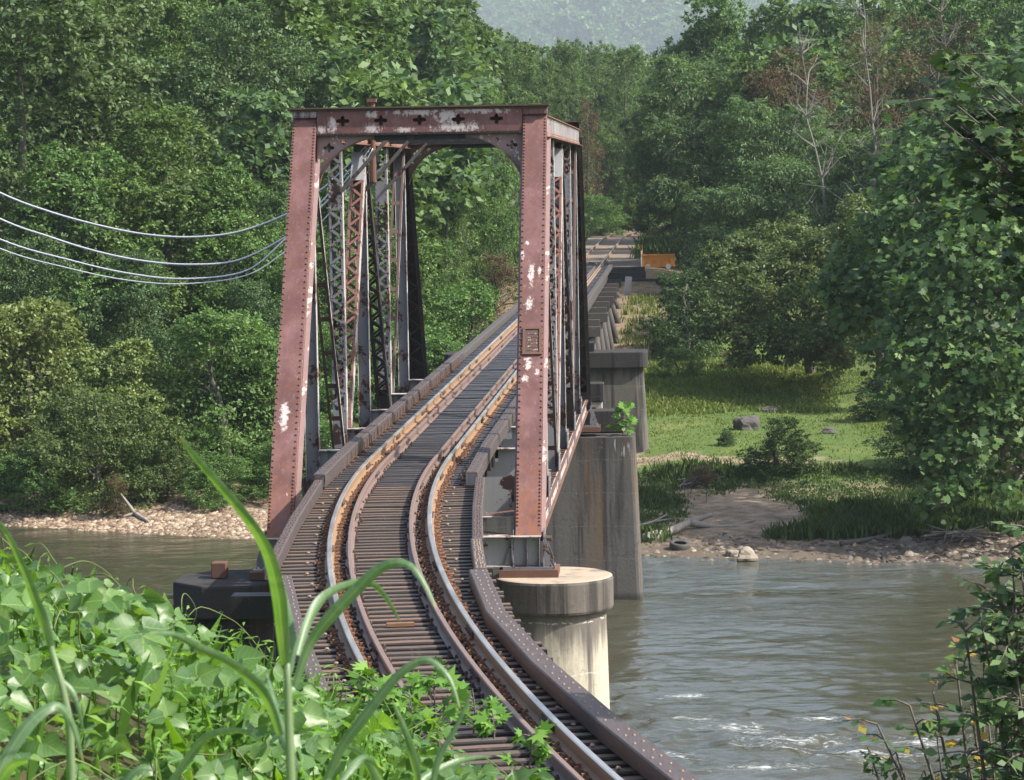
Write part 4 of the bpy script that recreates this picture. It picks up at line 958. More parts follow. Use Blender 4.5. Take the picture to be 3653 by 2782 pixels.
def leaves(P, N, D, size, shape, rng, fold=0.0):
    """one polygon fan per leaf: base P, surface normal N, pointing D"""
    n = len(P); N = unit(N); D = unit(D-N*np.sum(D*N,1,keepdims=True)); S = np.cross(D,N)
    sz = np.asarray(size).reshape(-1,1,1)
    V = P[:,None,:]+sz*(shape[None,:,0:1]*S[:,None,:]+shape[None,:,1:2]*D[:,None,:]+shape[None,:,2:3]*N[:,None,:])
    k = len(shape); F = np.arange(n*k,dtype=np.int32).reshape(n,k)
    return V.reshape(-1,3), F
def crown_points(lobes, n, rng, cl=26, depth=.16, csz=.20, low=.0):
    """clustered points near the outside of a union of ellipsoids; gives position and outward direction"""
    C = np.array([l[0] for l in lobes],float); Rr = np.array([l[1] for l in lobes],float)
    wgt = (Rr**1.6).prod(1)**(2/4.8); wgt /= wgt.sum()
    nc = max(8,int(n/cl)); li = rng.choice(len(lobes), nc, p=wgt)
    d = unit(rng.normal(size=(nc,3))+np.array([0,0,.25])); rad = 1-np.abs(rng.normal(0,depth,nc)); rad = np.clip(rad,.25,1.08)
    pc = C[li]+d*Rr[li]*rad[:,None]
    # drop clusters well inside another lobe
    q = (pc[:,None,:]-C[None])/Rr[None]; ins = (np.linalg.norm(q,axis=2) < .72); ins[np.arange(nc),li] = False
    keep = ~ins.any(1) & (rng.random(nc) > .06); pc, d, li = pc[keep], d[keep], li[keep]
    rep = rng.poisson(cl*1.1, len(pc))+4; ix = np.repeat(np.arange(len(pc)), rep)
    sg = (Rr[li].mean(1)*csz*rng.uniform(.5,1.3,len(pc)))[ix]
    off = rng.normal(size=(len(ix),3))*sg[:,None]*np.array([1,1,.55])
    return pc[ix]+off, d[ix], ix
def crown(name, lobes, n, size, shape, mat, seed, droop=0.0, cl=26, depth=.16, csz=.20, upb=.7, rnd=.8):
    rng = np.random.default_rng(seed); P, O, ix = crown_points(lobes, n, rng, cl, depth, csz)
    k = len(P); N = O*.55+np.array([0,0,upb])+rng.normal(size=(k,3))*rnd
    D = O*.8+rng.normal(size=(k,3))*.8+np.array([0,0,-.25-droop])
    V, F = leaves(P, N, D, size*rng.uniform(.5,1.5,k), shape, rng)
    return np_mesh(name, V, F, mat)
def tree_lobes(rng, h, r, base, n=14, top=1.0, flat=.8):
    """lobes of a leafy crown of height h, radius r, whose lowest foliage is at base"""
    L = [((0,0,base+(h-base)*.5),(r*.48,r*.48,(h-base)*.38))]
    for i in range(n):
        t = rng.uniform(0.05,1); z = base+(h-base)*t; env = math.sin(PI*min(1,.18+t*.80)**top)*.9+.12
        a = rng.uniform(0,2*PI); q = r*env*rng.uniform(.45,.88); s = r*rng.uniform(.20,.40)
        c_ = np.array((math.cos(a)*q, math.sin(a)*q, min(z,h-s*.7))); L.append((c_,(s*.85,s*.85,s*flat*.85)))
        for _ in range(3):
            d_ = rng.normal(size=3)+np.array([math.cos(a),math.sin(a),.5])*.7; d_ /= np.linalg.norm(d_); k_ = s*rng.uniform(.32,.52); L.append((c_+d_*s*.82,(k_,k_,k_*.75)))
    return L
def trunk_mesh(name, h, r0, seed, limbs=7, lean=.3, mat='bark', spread=.45, lo=.25):
    rr = random.Random(seed); mb = MB(); pts = []; x = y = 0
    for k in range(8):
        t = k/7; pts.append((x,y,t*h*.92-.4)); x += rr.gauss(0,lean*.35); y += rr.gauss(0,lean*.35)
    mb.tube(pts, [r0*(1-.85*k/7)*(1.25 if k == 0 else 1) for k in range(8)], 9)
    for i in range(limbs):
        t = rr.uniform(lo,.9); k = min(6,int(t*7)); b = np.array(pts[k]); a = rr.uniform(0,2*PI); L_ = h*spread*rr.uniform(.5,1)*(1.1-t*.6)
        Q = [b]; d = np.array([math.cos(a),math.sin(a),rr.uniform(.35,1.0)]); d /= np.linalg.norm(d)
        for q in range(5): d = d+np.array([rr.gauss(0,.14),rr.gauss(0,.14),rr.gauss(.03,.10)]); d /= np.linalg.norm(d); Q.append(Q[-1]+d*L_/5)
        rb = r0*(1-.8*t)*.5; mb.tube(Q,[rb*(1-.85*j/5) for j in range(6)],6)
        for q in (2,3,4):
            e = d+np.array([rr.gauss(0,.7),rr.gauss(0,.7),rr.gauss(.1,.4)]); e /= np.linalg.norm(e); s_ = Q[q]
            mb.tube([s_,s_+e*L_*.2,s_+e*L_*.36+np.array([0,0,rr.gauss(0,.1)])],[rb*.35,rb*.22,rb*.06],5)
    return mb.mesh(name, M[mat], True)
TREE_KIND = {}
def kind(name, h, r, base, n, size, shape, mat, seed, trunk_r=.28, **kw):
    """a tree kind: some crowns and trunks of nominal height h that individual trees share"""
    tl = {k:kw.pop(k) for k in ('nl','top','flat') if k in kw}; out = []
    for v in range(kw.pop('variants',2)):
        rng = np.random.default_rng(seed+v*17)
        lob = tree_lobes(rng, h, r, base, tl.get('nl',14), tl.get('top',1.0), tl.get('flat',.8))
        out.append((crown('crown', lob, n, size, shape, M[mat], seed+v, **kw), trunk_mesh('trunk', h, trunk_r, seed+v)))
    TREE_KIND[name] = (h, out)
kind('oak', 17, 5.2, 1.5, 52000, .20, LEAF_Q, 'leafA', 11, nl=34, variants=3, csz=.20, depth=.12)
kind('maple', 15, 4.6, .6, 52000, .19, LEAF_Q, 'leafB', 31, nl=32, variants=3, csz=.19, depth=.12)
kind('locust', 15, 4.6, 1.0, 54000, .28, LEAF_LONG, 'leafC', 51, nl=32, variants=3, droop=.7, cl=40, csz=.20, upb=1.0, rnd=.6, depth=.13)
kind('poplar', 18, 3.6, 2.5, 46000, .22, LEAF_Q, 'leafB', 71, nl=34, top=.8, variants=2, csz=.19, depth=.12)
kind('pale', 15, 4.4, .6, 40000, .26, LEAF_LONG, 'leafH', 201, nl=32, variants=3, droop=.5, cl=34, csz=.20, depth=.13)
kind('lowbush', 6, 4.4, -1.5, 40000, .15, LEAF_Q, 'leafO', 181, nl=28, variants=2, csz=.22, droop=.3)
kind('vine', 9, 4.4, -1.5, 36000, .21, LEAF_Q, 'leafY', 111, nl=26, variants=2, csz=.18, cl=22)
kind('shrub', 6, 4.0, -1.3, 38000, .15, LEAF_Q, 'leafB', 131, nl=26, variants=3, csz=.19, depth=.12)
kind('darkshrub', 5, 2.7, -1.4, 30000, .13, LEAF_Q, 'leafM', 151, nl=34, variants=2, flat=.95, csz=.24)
kind('brown', 10, 3.0, 1.0, 18000, .13, LEAF_Q, 'leafBr', 171, nl=14, variants=2, cl=30, csz=.3, depth=.3)
def tree(k, x, y, h, label, name='tree', wide=1.0, group=None, var=None, z=None, rz=None, cat='tree', sink=.0):
    H, vs = TREE_KIND[k]; i = tree.n; tree.n += 1
    cm, tm = vs[(i if var is None else var) % len(vs)]
    zz = float(ground(x,y))-.1-sink if z is None else z
    t = tag(empty(name, (x,y,zz), (i*2.399) % 6.283 if rz is None else rz), label, cat, group); s = h/H; t.scale = (s*wide,s*wide,s)
    link('crown', cm, t); link('trunk', tm, t); return t
tree.n = 0
def tpx(k, px, Y, top_py, label, **kw):
    """plant a tree at depth Y so that it stands under photograph column px and reaches up to row top_py"""
    P = at(px, top_py, Y=Y); gz = float(ground(P[0],Y)); return tree(k, P[0], Y, max(.7,P[2]-gz), label, **kw)

GH = 'trees on the far wooded hillside'
# --- left bank, front row
tpx('vine', 90, 55, 1060, 'pale yellow-green vine-covered tree at the left edge above the gravel bank', name='vine_covered_tree', wide=1.05)
tpx('vine', 430, 54, 1230, 'low vine-covered tree with pale leaves, right of the tallest vine mound', name='vine_covered_tree', wide=1.15)
tpx('lowbush', 330, 50.5, 1370, 'drooping olive bush hanging over the left gravel bank', name='shrub', cat='shrub', wide=1.05)
tpx('lowbush', 600, 50.5, 1560, 'low spreading olive bush just above the sunlit gravel', name='shrub', cat='shrub', wide=1.3)
tpx('shrub', 790, 55, 1110, 'big dark green leafy mound left of the left end post', name='shrub', cat='shrub', wide=1.0)
tpx('shrub', 960, 57, 1180, 'dense green mound directly behind the left end post', name='shrub', cat='shrub', wide=1.05)
tpx('shrub', 600, 58, 1290, 'green mound in the gap between the vine tree and the dark mound', name='shrub', cat='shrub', wide=.9)
tpx('shrub', 1000, 50, 1560, 'low bright green bush beside the foot of the left end post', name='shrub', cat='shrub', wide=1.2)
tpx('shrub', 800, 49, 1620, 'low green bush at the top of the sunlit gravel', name='shrub', cat='shrub', wide=1.3)
tpx('shrub', 1150, 52, 1480, 'low green bush seen between end post and first hanger', name='shrub', cat='shrub', wide=1.2)
tpx('shrub', 130, 49.5, 1600, 'dark low bush at the left edge of the gravel bank', name='shrub', cat='shrub', wide=1.3)
tpx('brown', 410, 47.6, 1680, 'small withered brownish bush leaning over the gravel', name='dry_shrub', cat='shrub', wide=1.1)
# --- left bank, tall trees
tpx('oak', 40, 66, -150, 'tall dark broad tree filling the upper left corner', wide=1.15)
tpx('oak', 320, 72, -80, 'tall grey-green tree second from the upper left corner')
tpx('maple', 250, 62, 560, 'shaded leafy tree below the tall corner tree, above the cables', wide=1.1)
tpx('maple', 560, 66, 400, 'rounded olive-green tree left of the portal, crossed by the cables', wide=1.15)
tpx('maple', 820, 66, 620, 'rounded mid-green tree close to the left of the portal', wide=1.0)
tpx('oak', 120, 58, 830, 'shaded dark tree behind the pale vine mound on the left', wide=.9)
tpx('oak', 480, 60, 900, 'shaded dark tree behind the lowest cable', wide=.95)
tpx('oak', 800, 84, 20, 'tall vine-hung dark tree upper left of the portal', wide=.95)
tpx('oak', 1080, 88, 110, 'rounded dark green tree just above the left corner of the portal', wide=.95)
tpx('maple', 600, 92, -60, 'tall yellow-green tree behind the vine-hung tree', wide=.9)
tpx('locust', 1000, 74, 640, 'feathery green tree behind the top of the left end post', wide=.9)
tpx('maple', 1010, 64, 900, 'mid-green tree behind the left end post at cable height', wide=.9)
tpx('oak', 900, 61, 1000, 'dark tree rising behind the dense mound at the left post', wide=.9)
# --- middle
tpx('poplar', 1340, 112, 0, 'bright green narrow-topped tree above the left part of the portal beam', name='poplar_tree', wide=1.05)
tpx('oak', 1180, 128, -80, 'grey-green tall tree behind the narrow bright tree', wide=1.0)
tpx('oak', 1480, 140, 20, 'hazy grey-green tree right of the narrow bright tree', wide=.95)
tpx('pale', 1650, 135, 190, 'feathery light green tree above the middle of the portal beam', wide=1.0)
tpx('pale', 1770, 165, 110, 'tall hazy light tree above the right part of the portal', wide=.95)
tpx('maple', 1480, 108, 380, 'leafy tree behind the centre of the portal beam', wide=.95)
tpx('pale', 1600, 92, 560, 'bright feathery tree framed in the portal arch', wide=.85)
tpx('maple', 1760, 104, 600, 'shaded green tree framed at the right side of the portal arch', wide=.8)
tpx('maple', 1560, 84, 860, 'low green tree seen through the portal above the rails', wide=.9)
tpx('shrub', 1650, 80, 1010, 'green bush beside the left edge of the trestle deck', name='shrub', cat='shrub')
tpx('brown', 1760, 92, 900, 'yellow-brown bush through the portal beside the right end post', name='dry_shrub', cat='shrub', wide=1.5)
tpx('brown', 1700, 86, 1000, 'thin yellow-brown bush low beside the trestle deck', name='dry_shrub', cat='shrub', wide=1.4)
tpx('maple', 1380, 76, 700, 'green tree seen between the laced posts of the left truss', wide=.9)
tpx('maple', 1200, 66, 860, 'green tree seen between the end post and first laced post', wide=.9)
tpx('shrub', 1450, 68, 1150, 'green bush behind the feet of the left truss posts', name='shrub', cat='shrub', wide=1.2)
tpx('shrub', 1560, 66, 1200, 'low green bush left of the dark pier cap', name='shrub', cat='shrub')
tpx('brown', 2095, 212, 350, 'tall withered brown vine-wrapped tree right of the portal', name='withered_tree', wide=.55)
tpx('brown', 2160, 226, 480, 'shorter withered brown tree next to the far track', name='withered_tree', wide=.7)
for i,(px,Y,top,lab) in enumerate(((2010,215,150,'hazy pale green tree left of the gap to the distant hill'),(2120,235,155,'hazy round-topped tree under the distant hill'),(2230,225,170,'hazy pale tree under the distant hill, nearest the right trees'),
                        (1930,200,200,'hazy pale tree directly above the right corner of the portal'),(2300,240,230,'small hazy tree in the gap beside the dark right-hand trees'))):
    tpx('pale', px, Y, top, lab, wide=.85)
tpx('shrub', 2130, 196, 690, 'sunlit bush on the left side of the far track', name='shrub', cat='shrub', wide=1.2)
tpx('shrub', 2200, 232, 660, 'sunlit bush where the far track disappears', name='shrub', cat='shrub', wide=1.3)
tpx('shrub', 2280, 225, 640, 'leafy bush closing the far end of the track', name='shrub', cat='shrub', wide=1.2)
# --- right bank
def lobe_tree(name, label, lobs, foot, n, size, shape, mat, seed, cl=26, csz=.22, depth=.16, droop=0.0, upb=.8, rnd=.7, tr=.26, cat='tree', bark='bark', front=0.0):
    """a tree whose crown is a set of foliage masses (photo column, row, depth, radius) on limbs from one foot"""
    rng = np.random.default_rng(seed); f = np.array([foot[0],foot[1],float(ground(foot[0],foot[1]))-.2])
    L = []
    for px,py,Y,r in lobs:
        c_ = at(px,py,Y=Y)-f; L.append((c_, (r*.74,r*.72,r*.58)))
        for _ in range(5):
            d_ = rng.normal(size=3)+np.array([0,-.3,.35]); d_ /= np.linalg.norm(d_); k_ = r*rng.uniform(.26,.46); L.append((c_+d_*r*np.array([.85,.8,.70]),(k_,k_,k_*.72)))
    t = tag(empty(name, f), label, cat)
    P,O,ix = crown_points(L, n, rng, cl, depth, csz); k = len(P)
    V,F = leaves(P, O*.55+np.array([0,-front,upb])+rng.normal(size=(k,3))*rnd, O*.75+rng.normal(size=(k,3))*.7+np.array([0,0,-.3-droop]), size*rng.uniform(.6,1.35,k), shape, rng)
    link('crown', np_mesh('crown', V, F, M[mat]), t)
    mb = MB(); c0 = np.mean([l[0] for l in L],0); hh = max(l[0][2] for l in L)
    tk = [np.array([c0[0]*q*.6+math.sin(q*5+seed)*.12, c0[1]*q*.6, hh*q*.85-.3]) for q in np.linspace(0,1,6)]
    mb.tube(tk, [tr*(1-.8*q/5) for q in range(6)], 9)
    for c,r in L[::6]:
        b = tk[1+int(rng.integers(0,3))]; mid = (b+c)/2+np.array([0,0,.12*np.linalg.norm(c-b)]); mb.tube([b,mid,c,c+(c-mid)*.4],[tr*.42,tr*.28,tr*.16,.02],6)
        for _ in range(3):
            e = c+rng.normal(size=3)*r[0]*.55; mb.tube([mid,(mid+e)/2+np.array([0,0,.1]),e],[tr*.15,tr*.1,.012],5)
    mb.build('trunk', M[bark], t, True); return t
def foot(px, Y): return (float(at(px,900,Y=Y)[0]), Y)
lobe_tree('locust_tree','tall feathery dark green tree right of the far track',[(2420,330,122,2.4),(2330,450,124,2.2),(2520,300,124,2.6),(2440,520,120,2.8),(2330,640,122,2.2),(2560,480,121,2.8),(2400,720,119,1.9),(2510,700,118,2.8),(2330,780,120,1.6),(2450,840,117,1.2),(2620,640,120,2.6),(2300,560,124,1.6)],foot(2560,124),52000,.27,LEAF_LONG,'leafC',801,40,.22,.16,.7,1.0,.6)
lobe_tree('locust_tree','broad feathery green tree in the middle of the right bank',[(2700,470,112,2.6),(2830,520,112,2.6),(2640,560,111,2.0),(2760,660,109,2.8),(2900,640,110,2.4),(2640,760,109,2.6),(2780,820,108,2.4),(2980,700,110,2.2),(2560,880,108,2.2),(2680,930,107,2.0),(2500,960,108,1.7),(2590,1020,106,1.7)],foot(2800,113),54000,.26,LEAF_LONG,'leafC',802,40,.22,.16,.7,1.0,.6)
lobe_tree('locust_tree','feathery green tree left of the big sycamore',[(3030,560,104,2.4),(3140,620,104,2.2),(3000,760,102,2.4),(3130,800,102,2.4),(3080,680,103,2.4),(3220,720,103,2.0),(2960,880,100,1.8)],foot(3100,106),34000,.26,LEAF_LONG,'leafC',803,40,.22,.16,.7,1.0,.6)
tpx('maple', 2560, 165, -10, 'bright yellow-topped tree at the top edge right of the distant hill', wide=.9)
tpx('maple', 2760, 150, 20, 'tall leafy tree along the top edge, left of the bare branches', wide=1.0)
tpx('oak', 2920, 140, -60, 'dark tree behind the bare pale branches', wide=.9)
tpx('oak', 2390, 150, 200, 'silvery-leaved tree at the left edge of the right-hand trees', wide=.6)
tpx('maple', 3420, 130, -50, 'leafy tree behind the bare branches near the upper right corner', wide=1.0)
tpx('oak', 3600, 120, -60, 'dark tall tree in the upper right corner', wide=1.0)
for lab,sd,L,ft in (('tall brown withered vine-hung tree at the upper right',811,[(3080,200,117,1.8),(3200,260,117,1.8),(3050,330,117,1.6),(3160,400,116,2.0),(3260,420,116,1.6),(3100,120,118,1.4),(3020,470,116,1.4)],3140),
                 ('second brown withered tree, further right under the top edge',812,[(3330,240,119,2.0),(3440,300,119,1.8),(3360,420,118,2.0),(3280,130,120,1.6),(3420,150,120,1.7),(3500,420,118,1.6)],3380),
                 ('brown withered crown above the feathery trees',813,[(2760,330,116,1.7),(2830,260,117,1.6),(2700,300,117,1.2),(2900,380,115,1.3),(2850,440,115,1.2)],2820)):
    lobe_tree('withered_tree',lab,L,foot(ft,L[0][2]+.5),9000,.16,LEAF_LONG,'leafBr',sd,30,.34,.3,.2,.7,.9,.16)
lobe_tree('willow_tree','spreading olive-green tree overhanging the meadow',[(2860,920,80,2.2),(2760,1000,79,2.0),(2980,960,80,2.2),(2660,1080,78,1.8),(2800,1120,77,2.3),(2950,1120,77,2.2),(2700,1210,76,1.7),(2560,1150,77,1.2),(2880,1220,75,1.5),(2640,1270,75,.8),(3040,1200,76,1.8),(2980,1290,74,1.2)],foot(2900,80),56000,.165,LEAF_Q,'leafO',821,30,.24,.2,.3,.8,.7)
lobe_tree('willow_tree','olive-green tree at the foot of the dirt slope',[(2560,960,92,1.6),(2660,940,93,1.8),(2500,1060,91,1.3),(2600,1060,90,1.6),(2480,1130,90,1.0),(2720,880,94,1.8)],foot(2640,94),24000,.165,LEAF_Q,'leafO',822,30,.24,.2,.3,.8,.7)
lobe_tree('willow_tree','olive-green tree between the meadow tree and the sycamore',[(3060,860,74,2.0),(3150,960,73,1.8),(3100,1080,72,1.8),(3180,1180,70,1.6),(3060,1000,74,1.6)],foot(3130,75),24000,.165,LEAF_Q,'leafO',823,30,.24,.2,.3,.8,.7)
tpx('darkshrub', 2440, 88, 960, 'dark bush at the right edge of the dirt slope', name='shrub', cat='shrub', wide=.9)
tpx('darkshrub', 2540, 95, 900, 'dark leafy bush beside the black retaining wall', name='shrub', cat='shrub', wide=1.0)
tpx('darkshrub', 2780, 52, 1480, 'dark round bush standing alone on the edge of the meadow', name='shrub', cat='shrub', wide=1.25)
tpx('darkshrub', 2592, 57.5, 1535, 'tiny round bush alone on the mown grass', name='shrub', cat='shrub', wide=1.1)
tpx('darkshrub', 3190, 64, 1290, 'dark undergrowth bush below the willow trees', name='shrub', cat='shrub', wide=1.5)
tpx('darkshrub', 3300, 52, 1420, 'dark undergrowth bush under the sycamore', name='shrub', cat='shrub', wide=1.5)
tpx('darkshrub', 3560, 50, 1400, 'dark undergrowth bush at the right edge under the sycamore', name='shrub', cat='shrub', wide=1.5)
tpx('shrub', 2420, 82, 1235, 'fresh green weeds tufted at the top of the meadow', name='shrub', cat='shrub', wide=1.3)
tpx('brown', 2600, 84, 1240, 'patch of reddish dry brush at the back of the meadow', name='dry_shrub', cat='shrub', wide=1.9)
tpx('brown', 2500, 50.6, 1640, 'brown brushwood tangle on the terrace edge', name='dry_shrub', cat='shrub', wide=2.0)
tpx('locust', 3250, 100, 420, 'leafy tree mass between the willow and the sycamore', wide=1.3)
# sycamore on the right bank: big lobed leaves on low sweeping limbs
rng = np.random.default_rng(404)
syl = []
for px,py,Y,r in ((3480,620,44,2.6),(3300,760,44,2.0),(3560,900,41,2.4),(3380,1020,41,2.1),(3180,960,45,1.6),(3600,1250,39,2.3),(3420,1330,39,2.0),(3260,1230,42,1.6),(3560,1560,38,2.0),(3440,1640,38,1.5),
                  (3380,1780,37,1.0),(3650,420,47,2.6),(3440,470,47,1.8),(3250,620,48,1.5),(3640,1700,37,1.6),(3120,1120,46,1.2),(3300,1450,40,1.5),(3800,800,42,3.2),(3850,1300,40,3.0),(3800,350,46,3.0),(3060,1000,46,1.3),(3140,860,47,1.3),(3500,1180,40,2.2),(3650,1050,40,2.2),(3350,880,43,1.8)):
    P = at(px,py,Y=Y); syl.append((P,(r,r*.9,r*.72)))
sb = np.array([at(3640,1800,Y=43)[0]+1.2, 43.0, 0.0]); sb[2] = float(ground(sb[0],sb[1]))-.2
sy = tag(empty('sycamore_tree', sb), 'big sycamore with large lobed leaves leaning over the river at the right edge', 'tree')
lob = [(c-sb, r) for c,r in syl]; P,O,ix = crown_points(lob, 24000, rng, 20, .20, .26)
V,F = leaves(P, O*.6+np.array([0,-.35,.7])+rng.normal(size=P.shape)*.6, O*.6+rng.normal(size=P.shape)*.7+np.array([0,0,-.5]), .27*rng.uniform(.6,1.35,len(P)), LEAF_LOBED, rng)
link('crown', np_mesh('crown', V, F, M['leafS']), sy)
mb = MB(); tk = [np.array([0,0,-.3]),np.array([-.3,-.6,1.8]),np.array([-.9,-1.2,4.2]),np.array([-1.1,-1,7.0]),np.array([-1.4,0,11.0])]; mb.tube(tk,[.42,.36,.30,.22,.08],10)
for c,r in lob:
    b = tk[1+int(rng.integers(0,3))]; mid = (b+c)/2+np.array([0,0,.6]); mb.tube([b,mid,c,c+(c-mid)*.3],[.14,.09,.05,.02],7)
mb.build('trunk', M['bark'], sy, True)
# bare pale branches at the upper right
for k,(px,by,top,Y,lab,ln) in enumerate(((3160,1000,-60,99,'bare pale forked tree standing against the brown trees at upper right',-.6),(2990,1050,80,101,'thin bare leaning tree left of the pale forked one',-1.0),(3330,800,-80,104,'bare dark-limbed tree nearest the upper right corner',.3))):
    P = at(px,by,Y=Y); T = at(px-120*ln*-1 if ln > 0 else px+150*ln,top,Y=Y); gz = float(ground(P[0],Y)); b = np.array([P[0],Y,gz]); t = tag(empty('bare_tree', b), lab, 'tree')
    rr = random.Random(90+k); mb = MB(); H_ = T[2]-gz; pts = [np.array([0,0,-.3])]
    for q in range(1,11): f = q/10; pts.append(np.array([(T[0]-P[0])*f**1.3+rr.gauss(0,.12),rr.gauss(0,.15),H_*f]))
    mb.tube(pts,[.12*(1-.9*q/10) for q in range(11)],7)
    for q in range(26):
        i = rr.randint(3,9); s_ = pts[i]; a = rr.uniform(0,6.28); d = np.array([math.cos(a),math.sin(a)*.5,rr.uniform(.5,1.6)]); d /= np.linalg.norm(d); L_ = rr.uniform(1.2,3.6)*(1.2-i/12)
        e = s_+d*L_*.5+np.array([rr.gauss(0,.1),0,rr.gauss(0,.1)]); f = e+(d+np.array([rr.gauss(0,.3),0,rr.gauss(.1,.3)]))*L_*.5; mb.tube([s_,e,f],[.05,.032,.008],5)
        for _ in range(3): g_ = e+(f-e)*rr.random(); mb.tube([g_,g_+np.array([rr.gauss(0,.5),rr.gauss(0,.3),rr.uniform(.1,.8)])],[.018,.005],4)
    mb.build('trunk', M['deadw'] if k < 2 else M['bark'], t)
# --- the forest behind the nearer trees, one mass
def low_crown(seed, n=2600, size=.75, h=14, r=4.6):
    rng = np.random.default_rng(seed); lob = tree_lobes(rng,h,r,1.0,12)
    P,O,ix = crown_points(lob,n,rng,20,.14,.24); k = len(P)
    return leaves(P,O*.6+np.array([0,0,.7])+rng.normal(size=(k,3))*.7,O*.7+rng.normal(size=(k,3))*.8+np.array([0,0,-.3]),size*rng.uniform(.6,1.3,k),LEAF_Q,rng)
def woods(name, spots, protos, mat, kd='stuff'):
    VV,FF,o = [],[],0
    for i,(x,y,z,s,rz) in enumerate(spots):
        V,F = protos[i % len(protos)]; c,sn = math.cos(rz)*s,math.sin(rz)*s
        VV.append(np.stack([V[:,0]*c-V[:,1]*sn+x,V[:,0]*sn+V[:,1]*c+y,V[:,2]*s+z],1)); FF.append(F+o); o += len(V)
    w_ = link(name, np_mesh(name,np.concatenate(VV),np.concatenate(FF),mat)); tag(w_,kind=kd); return w_
pr_ = [low_crown(600+i,4200,.50) for i in range(6)]; sp_ = []
rr = np.random.default_rng(77)
for _ in range(900):
    y = rr.uniform(72,330); half = (y+55)*.235+6; x = 5-.058*(y+52)+rr.uniform(-half,half)
    lat = float(track_lateral(x,y))
    if y < 250 and abs(lat) < 8+(y > 180)*3: continue
    if x > 3 and y < 118: continue
    if x > -4 and y < 85: continue
    gz = float(ground(x,y)); s = rr.uniform(.75,1.2)
    if any((x-a)**2+(y-b)**2 < 16 for a,b,*_ in sp_): continue
    # keep the gap through which the distant hill shows
    sx = 1826.5+FPX*((x-CAM[0])*_R[0]+(y-CAM[1])*_R[1])/((x-CAM[0])*_F[0]+(y-CAM[1])*_F[1])
    top = np.interp(sx,[1540,1640,1720,1760,1820,1870,2050,2300,2380,2450,2500],[-400,-60,60,60,110,120,140,170,80,0,-400])
    zc = 6.7+(605-top)/FPX*(y+52); s = min(s,(zc-gz)/14.4)
    if s < .25: continue
    sp_.append((x,y,gz-.3,s,rr.uniform(0,6.28)))
half_ = [s for i,s in enumerate(sp_) if i % 3]; o3_ = [s for i,s in enumerate(sp_) if i % 3 == 0]
woods('forest', half_, pr_, M['leafB']); woods('forest', o3_, pr_, M['leafC'])
# --- distant ridge with its forest
hx = np.linspace(-2900,3400,111); hy = np.linspace(2850,6800,61); HX,HY = np.meshgrid(hx,hy)
def ridge(x,y): return np.interp(y,[2850,3230,4370,5500,6800],[-30,38,285,550,630])+57*np.sin(x*.0026+1)+42*np.sin(x*.0063+y*.0021)+23*np.sin(x*.0147-y*.0063)
HZ = ridge(HX,HY); ii = np.arange(hx.size*hy.size).reshape(hy.size,hx.size)
link('distant_hill', np_mesh('distant_hill',np.stack([HX,HY,HZ],-1).reshape(-1,3),np.stack([ii[:-1,:-1],ii[:-1,1:],ii[1:,1:],ii[1:,:-1]],-1).reshape(-1,4),mat_plain('hill_undergrowth',(.04,.07,.025),.95),True))['kind'] = 'structure'
pf = [low_crown(700+i,420,2.2,15,5.6) for i in range(5)]; sp2_ = []
for _ in range(4200):
    y = rr.uniform(3130,5500); c_ = 5-(y+52)*.035; x = c_+rr.uniform(-1,1)*((y+52)*.085+30); sp2_.append((x,y,float(ridge(x,y))-4,rr.uniform(1.8,4.0),rr.uniform(0,6.28)))
woods('hill_forest', sp2_, pf, M['leafB'])

# ------------------------------------------------------------------ river banks: gravel, stones, weeds, driftwood
def pebbles(name, xs, ys, n, smin, smax, mat, seed, label=None):
    rng = np.random.default_rng(seed); x = rng.uniform(*xs,n); y = np.interp(x,SX,SY)+rng.uniform(*ys,n); z = ground(x,y)
    T = np.array([[1,0,0],[.5,.87,0],[-.5,.87,0],[-1,0,0],[-.5,-.87,0],[.5,-.87,0],[.35,.2,.75],[-.4,.3,.8],[0,-.4,.7]]); F0 = np.array([[0,1,6],[1,2,7],[1,7,6],[2,3,7],[3,4,8],[3,8,7],[4,5,8],[5,0,6],[5,6,8],[6,7,8]])
    s = rng.uniform(0,1,n)**2.5*(smax-smin)+smin; a = rng.uniform(0,6.28,n)
    V = T[None]*(s[:,None,None]*np.stack([rng.uniform(.7,1.4,n),rng.uniform(.6,1.1,n),rng.uniform(.4,.8,n)],1)[:,None,:])
    V = V+rng.normal(size=V.shape)*s[:,None,None]*.10
    c,sn = np.cos(a)[:,None],np.sin(a)[:,None]
    W_ = np.stack([V[...,0]*c-V[...,1]*sn+x[:,None],V[...,0]*sn+V[...,1]*c+y[:,None],V[...,2]+z[:,None]-s[:,None]*.12],-1)
    F = (F0[None]+np.arange(n)[:,None,None]*9).reshape(-1,3)
    o = link(name, np_mesh(name, W_.reshape(-1,3), F, mat)); tag(o, label, None, None, 'stuff'); return o
def mat_stones(name, c1, c2, c3):
    a = NT(name); r = a.island(); c = a.cramp(r,[(0,c1),(.5,c2),(1,c3)]); n = a.noise(a.pos(), 15, 3)
    return a.done(a.pbr(a.mix(a.ramp(n,.4,.7,0,.4),c,c1), .9, spec=.2))
M['gravelv'] = mat_stones('mixed_river_gravel',(.10,.068,.048),(.235,.165,.11),(.46,.37,.27))
M['stonev'] = mat_stones('mixed_bank_stones',(.06,.045,.035),(.13,.105,.08),(.28,.245,.20))
pebbles('river_gravel', (-24,-3.5), (-.3,4.6), 15000, .05,.16, M['gravelv'], 1)
pebbles('bank_stones', (4,22), (-.2,4.5), 1300, .03,.19, M['stonev'], 2)
pebbles('bank_stones', (10.5,24), (-.2,6.0), 1200, .05,.26, M['stonev'], 3)
